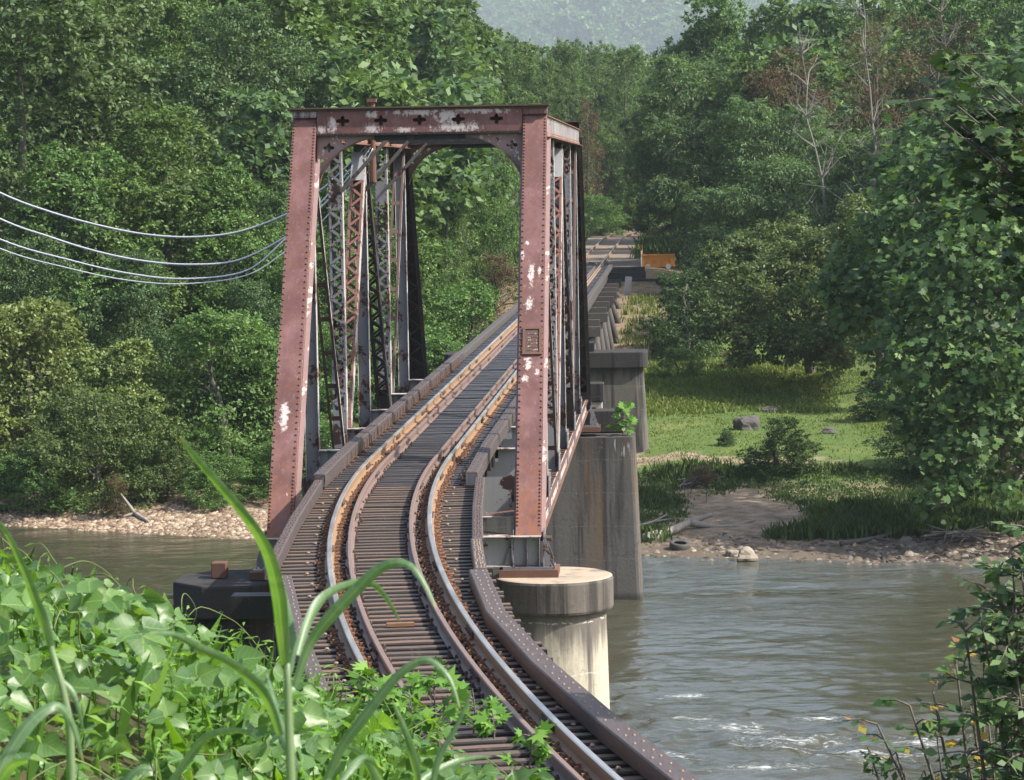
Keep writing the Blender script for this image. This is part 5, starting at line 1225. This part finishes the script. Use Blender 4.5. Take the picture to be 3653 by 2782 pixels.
def grass_mass(name, n, xs, ys, hh, mat, seed, mask, wid=.030, tuft=9, spread=.12):
    """tufts of narrow bent blades"""
    rng = np.random.default_rng(seed); x = rng.uniform(*xs,n); y = rng.uniform(*ys,n); k = mask(x,y,rng); x,y = x[k],y[k]
    m_ = len(x)
    if not m_: return None
    x = np.repeat(x,tuft)+rng.normal(size=m_*tuft)*spread; y = np.repeat(y,tuft)+rng.normal(size=m_*tuft)*spread; n = len(x)
    hs = np.repeat(rng.uniform(.5,1.25,m_),tuft)*rng.uniform(.6,1.2,n)*(hh(x,y) if callable(hh) else hh); a = rng.uniform(0,6.28,n)
    b = np.stack([x,y,ground(x,y)-.03],1); d = np.stack([np.cos(a),np.sin(a),np.zeros(n)],1); s = np.stack([-np.sin(a),np.cos(a),np.zeros(n)],1)*wid
    up = np.array([0,0,1.0]); h_ = hs[:,None]; lean = rng.uniform(.05,.6,n)[:,None]
    p1 = b+up*h_*.6+d*h_*lean*.35; p2 = b+up*h_*.95+d*h_*lean*.95
    V = np.stack([b-s,b+s,p1+s*.8,p2,p1-s*.8],1).reshape(-1,3); F = np.arange(n*5,dtype=np.int32).reshape(n,5)
    o = link(name, np_mesh(name,V,F,mat)); o['kind'] = 'stuff'; return o
def shore(x): return np.interp(x,SX,SY)
def clear(x,y): return (np.abs(track_lateral(x,y)) > 2.2)
def meadow(x,y,r):
    g_ = rough(x*.9,y*.9+40); return (y-shore(x) > 15.3)&(x > 2.2)&((r.random(len(x)) < .28)|(g_ > .28))
def terrace(x,y,r):
    d = y-shore(x); g_ = rough(x*1.6+9,y*1.6); return (d > 3.6+1.2*g_)&(d < 16)&(x > 2.6)&((g_ > -.25)|(x < 5.2)|((x > 9.5)&(g_ > -.9)))&((r.random(len(x)) < .55)|(rough(x*3,y*3) > 0))&(~((np.abs(x-5.9-.26*(d-6)+.5*g_) < .8)&(d < 13.5)))&~((d < 6.3)&(x < 8.2)&(x > 4.6))
grass_mass('meadow_grass', 26000, (2.2,22), (52,86), .11, M['field'], 21, meadow, .022, 5, .2)
M['weedv'] = mat_leaf('bank_weed_leaf', [(0,(.035,.07,.022)),(.5,(.075,.12,.04)),(.85,(.13,.17,.06)),(1,(.22,.20,.10))], .3, hue=0)
grass_mass('bank_weeds', 6500, (2.6,24), (40,53), lambda x,y: .12+.34*sm(-.2,.8,rough(x*2.3+4,y*2.3)), M['weedv'], 22, terrace, .032, 11, .2)
grass_mass('tall_weeds', 5000, (2.4,12), (70,92), .20, M['field'], 23, lambda x,y,r: (y > 74+2*rough(x,y))&(y < 86)&(np.abs(x) > 3.6), .035, 8, .2)
grass_mass('slope_weeds', 420, (2.3,7), (84,113), .35, M['field'], 24, lambda x,y,r: rough(x*2,y*2) > .25, .03, 8, .2)
grass_mass('track_side_weeds', 5000, (-14,8), (115,205), .8, M['weedv'], 25, lambda x,y,r: (np.abs(track_lateral(x,y)) > 2.6)&~((y < 124)&(x > 1))&(r.random(len(x)) < np.clip(np.abs(track_lateral(x,y))/6,.15,1)), .05, 8, .25)
grass_mass('gravel_bar_weeds', 2600, (-24,-3), (44,58), .55, M['stilt'], 26, lambda x,y,r: (y-shore(x) > 4.5)&(rough(x*1.5,y) > -.4), .035, 9, .2)
# driftwood, tyre, boulders
def log(label, P, rad, forks=(), seed=1, mat='drift', name='driftwood_log'):
    P = [np.array(p,float) for p in P]; b = P[0].copy(); t = tag(empty(name, b), label, 'driftwood'); rr = random.Random(seed); mb = MB()
    mb.tube([p-b for p in spline(P,5)], list(np.linspace(rad,rad*.35,len(spline(P,5)))), 8); mb.build('trunk', M[mat], t, True)
    for f in forks:
        mb = MB(); Q = spline([np.array(q,float) for q in f],5); mb.tube([q-b for q in Q], list(np.linspace(rad*.7,rad*.2,len(Q))), 7); mb.build('branch', M[mat], t, True)
    return t
def gp_(px,py,dz=0.0,zs=None):
    """ground point under a photograph pixel"""
    for Y in np.arange(34,140,.25):
        P = at(px,py,Y=Y)
        if P[2] <= float(ground(P[0],Y)): return P+np.array([0,0,dz])
    return at(px,py,Y=60)
a0,a1,a2 = gp_(2300,1935,.12),gp_(2400,1910,.18),gp_(2460,1890,.25)
log('long bleached driftwood trunk forking on the bank beside the wall pier',[a0,a1,a2,at(2540,1835,Y=a2[1]+.3)],.19,[(a2,at(2580,1880,Y=a2[1]+.5),at(2690,1855,Y=a2[1]+1.2))],2)
b0 = gp_(2285,1885,.1); log('thin bleached branch lying on the grass beside the wall pier',[b0,at(2330,1860,Y=b0[1]+.4),at(2380,1835,Y=b0[1]+.8)],.06,[(at(2330,1860,Y=b0[1]+.4),at(2400,1850,Y=b0[1]+.9))],3)
c0 = gp_(3560,1900,.2); log('dark driftwood limb half hidden under the sycamore',[c0,at(3620,1870,Y=c0[1]),at(3700,1850,Y=c0[1]+.5)],.12,(),4,'bark')
d0 = gp_(3000,1950,.1); log('dark root-like driftwood lying along the muddy shore',[d0,gp_(3120,1935,.15),gp_(3250,1905,.2)],.09,[(gp_(3120,1935,.15),gp_(3200,1945,.1))],5,'bark')
e0 = gp_(430,1800,.1); log('grey driftwood snag on the left gravel bar',[e0,gp_(480,1845,.15),gp_(530,1870,.1)],.13,[(gp_(480,1845,.15),at(430,1760,Y=gp_(480,1845)[1]-.3)),(gp_(480,1845,.15),gp_(430,1850,.05))],6)
def brush(label, P, n, L_, seed):
    t = tag(empty('brush_pile', P), label, 'brush pile'); rr = random.Random(seed); mb = MB()
    for _ in range(n):
        a = rr.uniform(0,6.28); c = np.array([rr.gauss(0,.25),rr.gauss(0,.2),rr.uniform(.02,.25)]); d = np.array([math.cos(a),math.sin(a)*.7,rr.uniform(-.1,.35)])*L_*rr.uniform(.4,1)
        mb.tube([c-d*.5,c+np.array([0,0,.05]),c+d*.5],[.035,.03,.012],5)
    mb.build('sticks', M['deadw'], t)['kind'] = 'stuff'
brush('pile of grey sticks on the sandy path', gp_(2490,1735), 34, 1.3, 1)
brush('tangle of dark roots washed up under the sycamore', gp_(3420,1930), 60, 2.2, 2)
def boulder(label, P, sx, sy, sz, seed, mat='rock'):
    rr = random.Random(seed); bm = bmesh.new(); bmesh.ops.create_icosphere(bm, subdivisions=3, radius=1)
    ph = [rr.uniform(0,6) for _ in range(9)]
    for v in bm.verts:
        c = v.co; k = 1+.13*math.sin(c.x*3+ph[0])+.12*math.sin(c.y*4+ph[1])+.10*math.sin(c.z*5+ph[2])+.06*math.sin(c.x*9+c.y*7+ph[3])+rr.gauss(0,.015); q = max(c.z,-.5); v.co = Vector((c.x*k*sx,c.y*k*sy,q*k*sz))
    me = bpy.data.meshes.new('boulder'); bm.to_mesh(me); bm.free(); me.materials.append(M[mat])
    o = link('boulder', me); o.location = (P[0],P[1],P[2]+sz*.25); o.rotation_euler = (0,0,rr.uniform(0,6)); tag(o, label, 'boulder')
boulder('large grey boulder lying on the mown meadow', gp_(2660,1530), .62,.5,.42, 1)
boulder('low grey rock in shade behind the large meadow boulder', gp_(2740,1470), .4,.35,.22, 2)
boulder('pale rock in the grass right of the lone dark bush', gp_(2960,1545), .35,.3,.16, 3)
boulder('dark wet rock at the water line', at(2665,1995,z=ZW+.03), .42,.3,.26, 4, 'stone')
boulder('small reddish rock at the water line left of the dark wet rock', at(2615,1980,z=ZW+.05), .22,.2,.14, 5, 'stone')
P = gp_(2425,1962,.14); bm = bmesh.new(); mb = MB(); t = tag(empty('car_tyre', P), 'old car tyre lying on the mud under the driftwood trunk', 'tyre')
for i in range(24):
    pass
nseg, prof = 28, [(.20,-.10),(.23,-.115),(.31,-.115),(.335,-.085),(.335,.085),(.31,.115),(.23,.115),(.20,.10),(.22,.07),(.295,.06),(.295,-.06),(.22,-.07)]
for i in range(nseg):
    a = 2*PI*i/nseg
    for r_,z_ in prof: mb.v.append((r_*math.cos(a),r_*math.sin(a),z_))
for i in range(nseg):
    for k in range(12): mb.f.append((i*12+k,i*12+(k+1)%12,((i+1)%nseg)*12+(k+1)%12,((i+1)%nseg)*12+k)); mb.m.append(0)
o = mb.build('tread', M['rubber'], t, True); t.rotation_euler = (.15,.1,0)
# sapling on the wall pier
def sapling(name, label, base, h, n, size, shape, mat, seed, width=.35, group=None, parentname='stem', cat='plant', lean=(0,0)):
    rng = np.random.default_rng(seed); t = tag(empty(name, base), label, cat, group); mb = MB()
    st = [np.array([lean[0]*h*q*q+math.sin(q*4+seed)*.03*h, lean[1]*h*q*q, h*q]) for q in np.linspace(0,1,6)]; mb.tube(st, list(np.linspace(.012*h+.006,.004,6)), 6)
    P,N,D = [],[],[]
    for i in range(n):
        q = rng.uniform(.15,1.0); c = np.array([np.interp(q,np.linspace(0,1,6),[p[j] for p in st]) for j in range(3)]); a = rng.uniform(0,6.28); d = np.array([math.cos(a),math.sin(a),rng.uniform(.1,.8)]); L_ = h*width*rng.uniform(.4,1)*(1.15-.6*q)
        e = c+d*L_; mb.tube([c,(c+e)/2+np.array([0,0,.03*h]),e],[.006,.005,.003],4)
        for w_ in (.55,.8,1.0): P.append(c+(e-c)*w_); N.append(np.array([0,-.4,1])+rng.normal(size=3)*.5); D.append(d+rng.normal(size=3)*.5+np.array([0,0,-.3]))
    mb.build('stem', M['bark'], t); V,F = leaves(np.array(P),np.array(N),np.array(D),size*rng.uniform(.6,1.3,len(P)),shape,rng); link('leaves', np_mesh('leaves',V,F,M[mat]), t); return t
sapling('sapling','bright sapling growing from the step of the wall pier',(3.55,29.2,-.95),.95,22,.22,LEAF_LOBED,'stilt',5)
sapling('sapling','small leafy weed growing on the sandy path',tuple(gp_(2520,1790)),.7,16,.2,LEAF_LONG,'field',6)

# ------------------------------------------------------------------ near bank: vine ground cover, tall grass, weeds, bushes
rng = np.random.default_rng(2024)
LEAF_VINE = np.array([[x,y,.16*abs(x)-.10*y*y] for x,y in _kz])
def vine_cover(n, seed):
    rng = np.random.default_rng(seed); x = rng.uniform(-3.5,6.6,n*3); y = rng.uniform(-49.5,-33.6,n*3)
    k = (np.abs(track_lateral(x,y)) > 1.95); x,y = x[k],y[k]
    gz = ground(x,y); dist = np.hypot(x-CAM[0],y-CAM[1]); k = (gz > 1.5)&(dist > 4.2)&(dist < 19)&(x+.026*dist < 5.12+.2*rng.random(len(x))); x,y,gz = x[k][:n],y[k][:n],gz[k][:n]
    hump = .10+.30*np.clip(rough(x*3.1,y*3.1)+.35,0,1.3)
    z = gz+hump*rng.uniform(.15,1.05,len(x))
    P0 = np.stack([x,y,z],1); VV,F3_,F4_,UV,o = [],[],[],[],0
    a = rng.uniform(0,6.28,len(x)); tilt = rng.normal(size=(len(x),3))*.55+np.array([.10,-.30,1.0])
    sz = rng.uniform(.045,.10,len(x))*rng.choice([1,1,1.25],len(x))
    for j,(da,sc) in enumerate(((0,1.1),(2.05,.95),(-2.05,.95))):
        k = rng.random(len(x)) < .92
        D = np.stack([np.cos(a+da),np.sin(a+da),rng.normal(size=len(x))*.25-.25],1)[k]
        N = (tilt+rng.normal(size=tilt.shape)*.28)[k]
        V,f3,f4,uv = vine_leaves(P0[k]+unit(D)*.02, N, D, (sz*sc)[k], rng); VV.append(V); F3_.append(f3+o); F4_.append(f4+o); UV.append(uv); o += len(V)
    return np.concatenate(VV),[np.concatenate(F3_),np.concatenate(F4_)],np.concatenate(UV)
V,F,UVc = vine_cover(7200, 5)
vc = link('vine_ground_cover', np_mesh('vine_ground_cover',V,F,M['kudzu'])); vc['kind'] = 'stuff'; leaf_uv(vc, UVc)
# runners and stems between the leaves
mb = MB(); rr = random.Random(12)
for _ in range(120):
    x,y = rr.uniform(-2,6),rr.uniform(-48,-34.5)
    if abs(float(track_lateral(x,y))) < 2.8 or float(ground(x,y)) < 1.5 or math.hypot(x-CAM[0],y-CAM[1]) < 4.5: continue
    a = rr.uniform(0,6.28); P = []; L_ = rr.uniform(.25,.7)
    for q in range(6):
        t = q/5; xx = x+math.cos(a)*L_*t+rr.gauss(0,.02); yy = y+math.sin(a)*L_*t+rr.gauss(0,.02); P.append((xx,yy,float(ground(xx,yy))+.2+.30*math.sin(PI*t*.8)+rr.gauss(0,.02)))
    mb.tube(spline(P,3), .003, 5)
vs = mb.build('vine_runners', mat_plain('vine_stem',(.10,.13,.035),.7), None, True); vs['kind'] = 'stuff'
def fine_weeds(name, n, seed, mask, hmin, hmax, mat, lw=.010):
    """slender stems carrying narrow leaves"""
    rng = np.random.default_rng(seed); x = rng.uniform(-3,6.8,n*3); y = rng.uniform(-49,-33,n*3); gz = ground(x,y)
    k = (np.abs(track_lateral(x,y)) > 2.2)&(gz > .9)&(np.hypot(x-CAM[0],y-CAM[1]) > 4.5)&mask(x,y,rng); x,y,gz = x[k][:n],y[k][:n],gz[k][:n]; m_ = len(x)
    h = rng.uniform(hmin,hmax,m_); a = rng.uniform(0,6.28,m_); ln = rng.uniform(.05,.45,m_)
    P,N,D,S = [],[],[],[]
    for q in np.linspace(.25,1.0,7):
        c = np.stack([x+np.cos(a)*h*ln*q*q,y+np.sin(a)*h*ln*q*q,gz+h*q*(1-.25*ln*q)],1); b = a+q*15+rng.normal(size=m_)*.6
        P.append(c); D.append(np.stack([np.cos(b),np.sin(b),rng.uniform(-.3,.5,m_)],1)); N.append(np.stack([rng.normal(size=m_)*.4,rng.normal(size=m_)*.4-.2,np.ones(m_)],1)); S.append(rng.uniform(.06,.12,m_)*(1.2-.5*q))
    V,F = leaves(np.concatenate(P),np.concatenate(N),np.concatenate(D),np.concatenate(S),LEAF_LONG*np.array([.8,1,1.5]),rng)
    # stems
    s = np.stack([-np.sin(a),np.cos(a),np.zeros(m_)],1)*.003; b0 = np.stack([x,y,gz-.02],1); b1 = np.stack([x+np.cos(a)*h*ln*.3,y+np.sin(a)*h*ln*.3,gz+h*.55],1); b2 = np.stack([x+np.cos(a)*h*ln,y+np.sin(a)*h*ln,gz+h*(1-.25*ln)],1)
    SV_ = np.stack([b0-s,b0+s,b1+s,b2,b1-s],1).reshape(-1,3); SF = np.arange(m_*5,dtype=np.int32).reshape(m_,5)+len(V)
    o = link(name, np_mesh(name,np.concatenate([V,SV_]),[F,SF],mat)); o['kind'] = 'stuff'
fine_weeds('slender_weeds', 4200, 31, lambda x,y,r: (r.random(len(x)) < .7)&(x < 4.9), .16,.50, M['stilt'])
fine_weeds('slender_weeds', 4200, 32, lambda x,y,r: (x > 3.0)&(y > -42)&(x < 5.0+.03*(y+42)), .15,.46, M['stilt'])
# tall grass in front of the camera: every plant has its own stem and arching blades
def blade_mesh(name, pts, width, seed, mat='blade'):
    """pts = (column, row, distance) along the blade; a folded strip with a tapering width"""
    rr = random.Random(seed); C = [np.array(at(px,py,D=d)) for px,py,d in pts]; P = spline(C,7); n = len(P); mb = MB(); rows = []
    for i,p in enumerate(P):
        t = P[min(i+1,n-1)]-P[max(i-1,0)]; t /= np.linalg.norm(t); view = p-CAM; view /= np.linalg.norm(view)
        side = np.cross(t,view); side = side/np.linalg.norm(side); tw = .55*math.sin(i/n*3.0+seed); nrm = np.cross(side,t); side = side*math.cos(tw)+nrm*math.sin(tw); nrm = np.cross(side,t)
        f = i/(n-1); w_ = width*.27*min(1,.45+2.0*f)*(1-f)**.62*1.12+.0008
        rows.append([p-side*w_+nrm*w_*.35, p-side*w_*.45+nrm*w_*.08, p, p+side*w_*.45+nrm*w_*.08, p+side*w_+nrm*w_*.35])
    for i in range(n-1): mb.add(rows[i]+rows[i+1],[(k,k+1,6+k,5+k) for k in range(4)])
    UV = [((k-2)*.5,(i+r)/(n-1),0) for i in range(n-1) for r in (0,1) for k in range(5)]
    return mb.v, mb.f, mb.m, UV
def grass_plant(label, stem, blades, group='tall grass plants in the foreground'):
    S = [np.array(at(*p[:2],D=p[2])) for p in stem]; base = np.array([S[0][0],S[0][1],S[0][2]])
    gz = float(ground(base[0],base[1]))-.05; base[2] = min(gz,base[2]-.05)
    t = tag(empty('tall_grass_plant', base), label, 'grass plant', group)
    mb = MB(); mb.tube([q-base for q in [base]+S], list(np.linspace(.011,.006,len(S)+1)), 8); mb.build('stem', M['blade'], t, True)
    for i,(w_,pts) in enumerate(blades):
        v,f,m_,uv = blade_mesh('blade', pts, w_, i*1.7); mb = MB(); mb.v = [tuple(np.array(q)-base) for q in v]; mb.f = f; mb.m = m_
        o = mb.build('blade', M['blade'], t, True); leaf_uv(o, uv)
def S_(pts, d0, d1):
    k = 3653/2206; n = len(pts); return [(x*k,y*k,d0+(d1-d0)*i/max(1,n-1)) for i,(x,y) in enumerate(pts)]
grass_plant('tallest foreground grass plant with long arching blades in front of the track', S_([(628,1720),(624,1600),(620,1480),(618,1400)],5.3,5.3),[
    (.056,S_([(616,1440),(607,1360),(598,1280),(576,1195),(540,1130),(480,1055),(425,990),(388,942)],5.3,4.9)),
    (.046,S_([(622,1450),(625,1380),(612,1300),(598,1235),(588,1190)],5.35,5.6)),
    (.040,S_([(640,1410),(662,1345),(695,1290),(745,1262),(795,1256),(830,1285),(862,1340)],5.35,5.6)),
    (.046,S_([(636,1480),(668,1390),(712,1330),(770,1268),(815,1226),(855,1211),(890,1222),(918,1262),(940,1310)],5.3,5.2)),
    (.042,S_([(604,1585),(575,1510),(535,1460),(480,1420),(425,1393),(375,1367),(325,1364)],5.25,4.9)),
    (.040,S_([(640,1660),(600,1560),(588,1500),(575,1450)],5.35,5.6))])
grass_plant('grass plant whose broad blade arches over the rails, beside the tallest one', S_([(700,1760),(702,1720),(706,1680)],5.6,5.6),[
    (.044,S_([(700,1690),(735,1610),(790,1535),(850,1460),(900,1424),(935,1426),(970,1465),(990,1525)],5.6,5.5)),
    (.030,S_([(720,1700),(770,1640),(800,1640),(830,1690)],5.6,5.8))])
grass_plant('narrow upright grass plant with two thin blades near the weeds on the track', S_([(930,1740),(932,1700)],5.9,5.9),[
    (.030,S_([(932,1690),(945,1630),(985,1560),(1015,1490)],5.9,5.9)),(.034,S_([(905,1720),(890,1630),(868,1560),(845,1508)],5.9,5.8))])
grass_plant('grass plant at the left edge with one bright drooping blade', S_([(150,1560),(135,1480),(110,1390)],6.0,6.0),[
    (.046,S_([(112,1400),(95,1345),(72,1285),(45,1215),(15,1150),(-20,1105)],6.0,5.8)),(.026,S_([(130,1460),(160,1500),(180,1580)],6.0,6.0))])
grass_plant('low grass plant in the lower left corner with a pale folded blade', S_([(-30,1720),(-20,1690)],5.2,5.2),[
    (.052,S_([(-15,1690),(20,1620),(60,1560),(100,1526),(130,1522),(158,1562),(178,1640)],5.2,5.3)),(.040,S_([(-10,1700),(25,1650),(60,1640)],5.2,5.1))])
grass_plant('low grass plant with short grey-green blades left of the tallest plant', S_([(250,1780),(250,1740)],5.6,5.6),[
    (.040,S_([(250,1730),(262,1690),(300,1655),(330,1660)],5.6,5.6)),(.034,S_([(330,1740),(400,1640),(450,1585),(520,1575),(560,1600)],5.6,5.5))])
grass_plant('low grass plant with a broad blade at the bottom centre', S_([(840,1790),(838,1740)],6.2,6.2),[
    (.040,S_([(836,1730),(800,1660),(770,1620),(735,1605)],6.2,6.2)),(.040,S_([(860,1740),(905,1680),(990,1640),(1060,1630)],6.2,6.4))])
# palmate weeds on the edge of the ties
LEAF_PALM = np.array([(0,0,0),(.22,.12,.02),(.55,.22,.0),(.30,.34,.03),(.42,.66,.0),(.14,.52,.03),(0,1.0,-.05),(-.14,.52,.03),(-.42,.66,0),(-.30,.34,.03),(-.55,.22,0),(-.22,.12,.02)],float)
for px,py,D,h,n,lab in ((1560,2600,21.0,.62,30,'bushy ragged-leaved weed between the guard rails'),(1470,2640,20.5,.50,22,'ragged-leaved weed left of the bushiest one'),(1690,2560,22.5,.36,10,'single slender weed beside the inner guard rail'),
                    (1760,2600,22.0,.22,8,'short ragged weed lowest on the guard rail'),(1890,2720,20.5,.30,10,'small ragged weed nearest the bright right rail'),(1330,2520,22.0,.45,16,'leafy weed beside the left rail, behind the tall grass')):
    P = at(px,py,D=D); z0 = min(P[2], max(float(ground(P[0],P[1])), -5)); 
    sapling('weed', lab, (P[0],P[1],P[2]-h*.35), h, n, .13, LEAF_PALM, 'stilt', int(px), .5, 'ragged weeds on the track', cat='weed')
# dark bush at the lower right, leaning in over the water
def bush(name, label, base, tips, n, size, mat, seed, tr=.05, shape=LEAF_Q, cl=.22, cat='bush', thr=1.0):
    rng = np.random.default_rng(seed); t = tag(empty(name, base), label, cat); mb = MB(); b = np.array(base,float); P,N,D = [],[],[]
    for tip in tips:
        e = np.array(tip)-b; mid = e*.55+np.array([0,0,.18*np.linalg.norm(e)*.5])+rng.normal(size=3)*.06
        L_ = spline([np.zeros(3),mid*.55+np.array([0,0,.05]),mid,e],6); mb.tube(L_, list(np.linspace(tr,.006,len(L_))), 6)
        for q in range(len(L_)//3,len(L_)):
            for _ in range(max(1,int(n/len(tips)/(len(L_)*.67)/6))):
                d = rng.normal(size=3); d[2] = d[2]*.5; d /= np.linalg.norm(d); l_ = cl*rng.uniform(.4,1.3); s = L_[q]; f = s+d*l_; mb.tube([s,(s+f)/2+np.array([0,0,.02]),f],[.006,.005,.003],4)
                for k in range(6): c = s+(f-s)*(.35+.65*k/5); side = np.cross(d,(0,0,1))*(1 if k % 2 else -1); P.append(c); D.append(side*.8+d*.5+np.array([0,0,-.45])+rng.normal(size=3)*.2); N.append(np.array([0,-.3,1.0])+rng.normal(size=3)*.45)
    mb.build('branches', M['bark'], t, True); P = np.array(P)
    V,F = leaves(P,np.array(N),np.array(D),size*rng.uniform(.6,1.35,len(P)),shape,rng); link('foliage', np_mesh('foliage',V,F,M[mat]), t); return t
k_ = 3653/2206
def T(x,y,D): return at(x*k_,y*k_,D=D)
bb = at(2165*k_,1760*k_,D=17.5); bb = (bb[0],bb[1],max(.2,min(float(ground(bb[0],bb[1])),bb[2]-.6)))
bush('leafy_bush','dark leafy bush with some yellow and brown leaves at the lower right edge',bb,
     [T(2150,1290,17.5),T(2200,1350,17.2),T(2120,1380,17.6),T(2060,1430,17.4),T(2010,1490,17.6),T(1960,1520,17.3),T(2090,1520,17.2),T(2150,1450,17.8),T(2180,1500,17.2),T(1890,1560,17.5),T(1930,1620,17.4),T(1870,1610,17.6),T(2020,1600,17.4),T(2080,1620,17.2),T(2200,1590,17.3),T(2230,1420,17.5),T(2130,1560,17),T(2050,1680,17.2),T(2190,1660,17.2),T(1990,1660,17.5),T(2240,1300,17.5),T(2230,1520,17.5)],3000,.085,'bushl',61,.028)
b2 = at(2290*k_,1800*k_,D=16.5); b2 = (b2[0],b2[1],max(.2,min(float(ground(b2[0],b2[1])),b2[2]-.6)))
bush('leafy_bush','green compound-leaved bush reaching in from the right edge above the dark bush',b2,
     [T(2180,1180,16.5),T(2150,1240,16.6),T(2110,1310,16.5),T(2200,1230,16.4),T(2215,1290,16.5),T(2080,1360,16.6),T(2180,1380,16.4),T(2230,1150,16.5)],2600,.085,'leafC',62,.03)
# near tree whose dark branch hangs in at the upper right
nb = (14.5,-25.5,float(ground(14.5,-25.5))-.2)
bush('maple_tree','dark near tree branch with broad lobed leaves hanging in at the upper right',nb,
     [T(2000,170,27),T(2040,210,26.8),T(1985,230,27),T(2060,260,27),T(2090,300,26.6),T(2120,240,27),T(2150,180,26.6),T(2180,290,26.8),T(2140,350,27),T(2200,400,26.8),T(2100,390,27),T(2170,450,26.8),T(2220,500,26.6),T(2190,560,26.8),T(2230,350,26.6),T(2060,120,27),T(2210,220,26.6),T(2230,600,26.8),T(2300,300,26.6),T(2330,480,27),T(2290,160,26.6),T(2210,690,26.8),T(2150,400,26.5),T(2100,330,27.2),T(2090,210,26.5),T(2160,240,26.9),T(2030,260,26.8),T(2190,340,26.4),T(2210,440,26.7),T(2140,290,26.3),T(2070,150,26.9),T(2190,620,26.6)],6500,.15,'leafM',63,.07,LEAF_LOBED,.42,'tree')

# ------------------------------------------------------------------ summer haze in the air
mb = MB(); mb.box(-3100,3600,-75,7000,-11,800)
hz = mb.build('haze', None); hz.data.materials.clear(); hm = bpy.data.materials.new('summer_haze'); hm.use_nodes = True; hm.node_tree.nodes.clear()
ho = hm.node_tree.nodes.new('ShaderNodeOutputMaterial'); hv = hm.node_tree.nodes.new('ShaderNodeVolumePrincipled')
hv.inputs['Color'].default_value = (.80,.92,1.0,1); hv.inputs['Density'].default_value = .00016; hv.inputs['Anisotropy'].default_value = .2
hm.node_tree.links.new(hv.outputs[0], ho.inputs['Volume']); hz.data.materials.append(hm); tag(hz,kind='stuff')
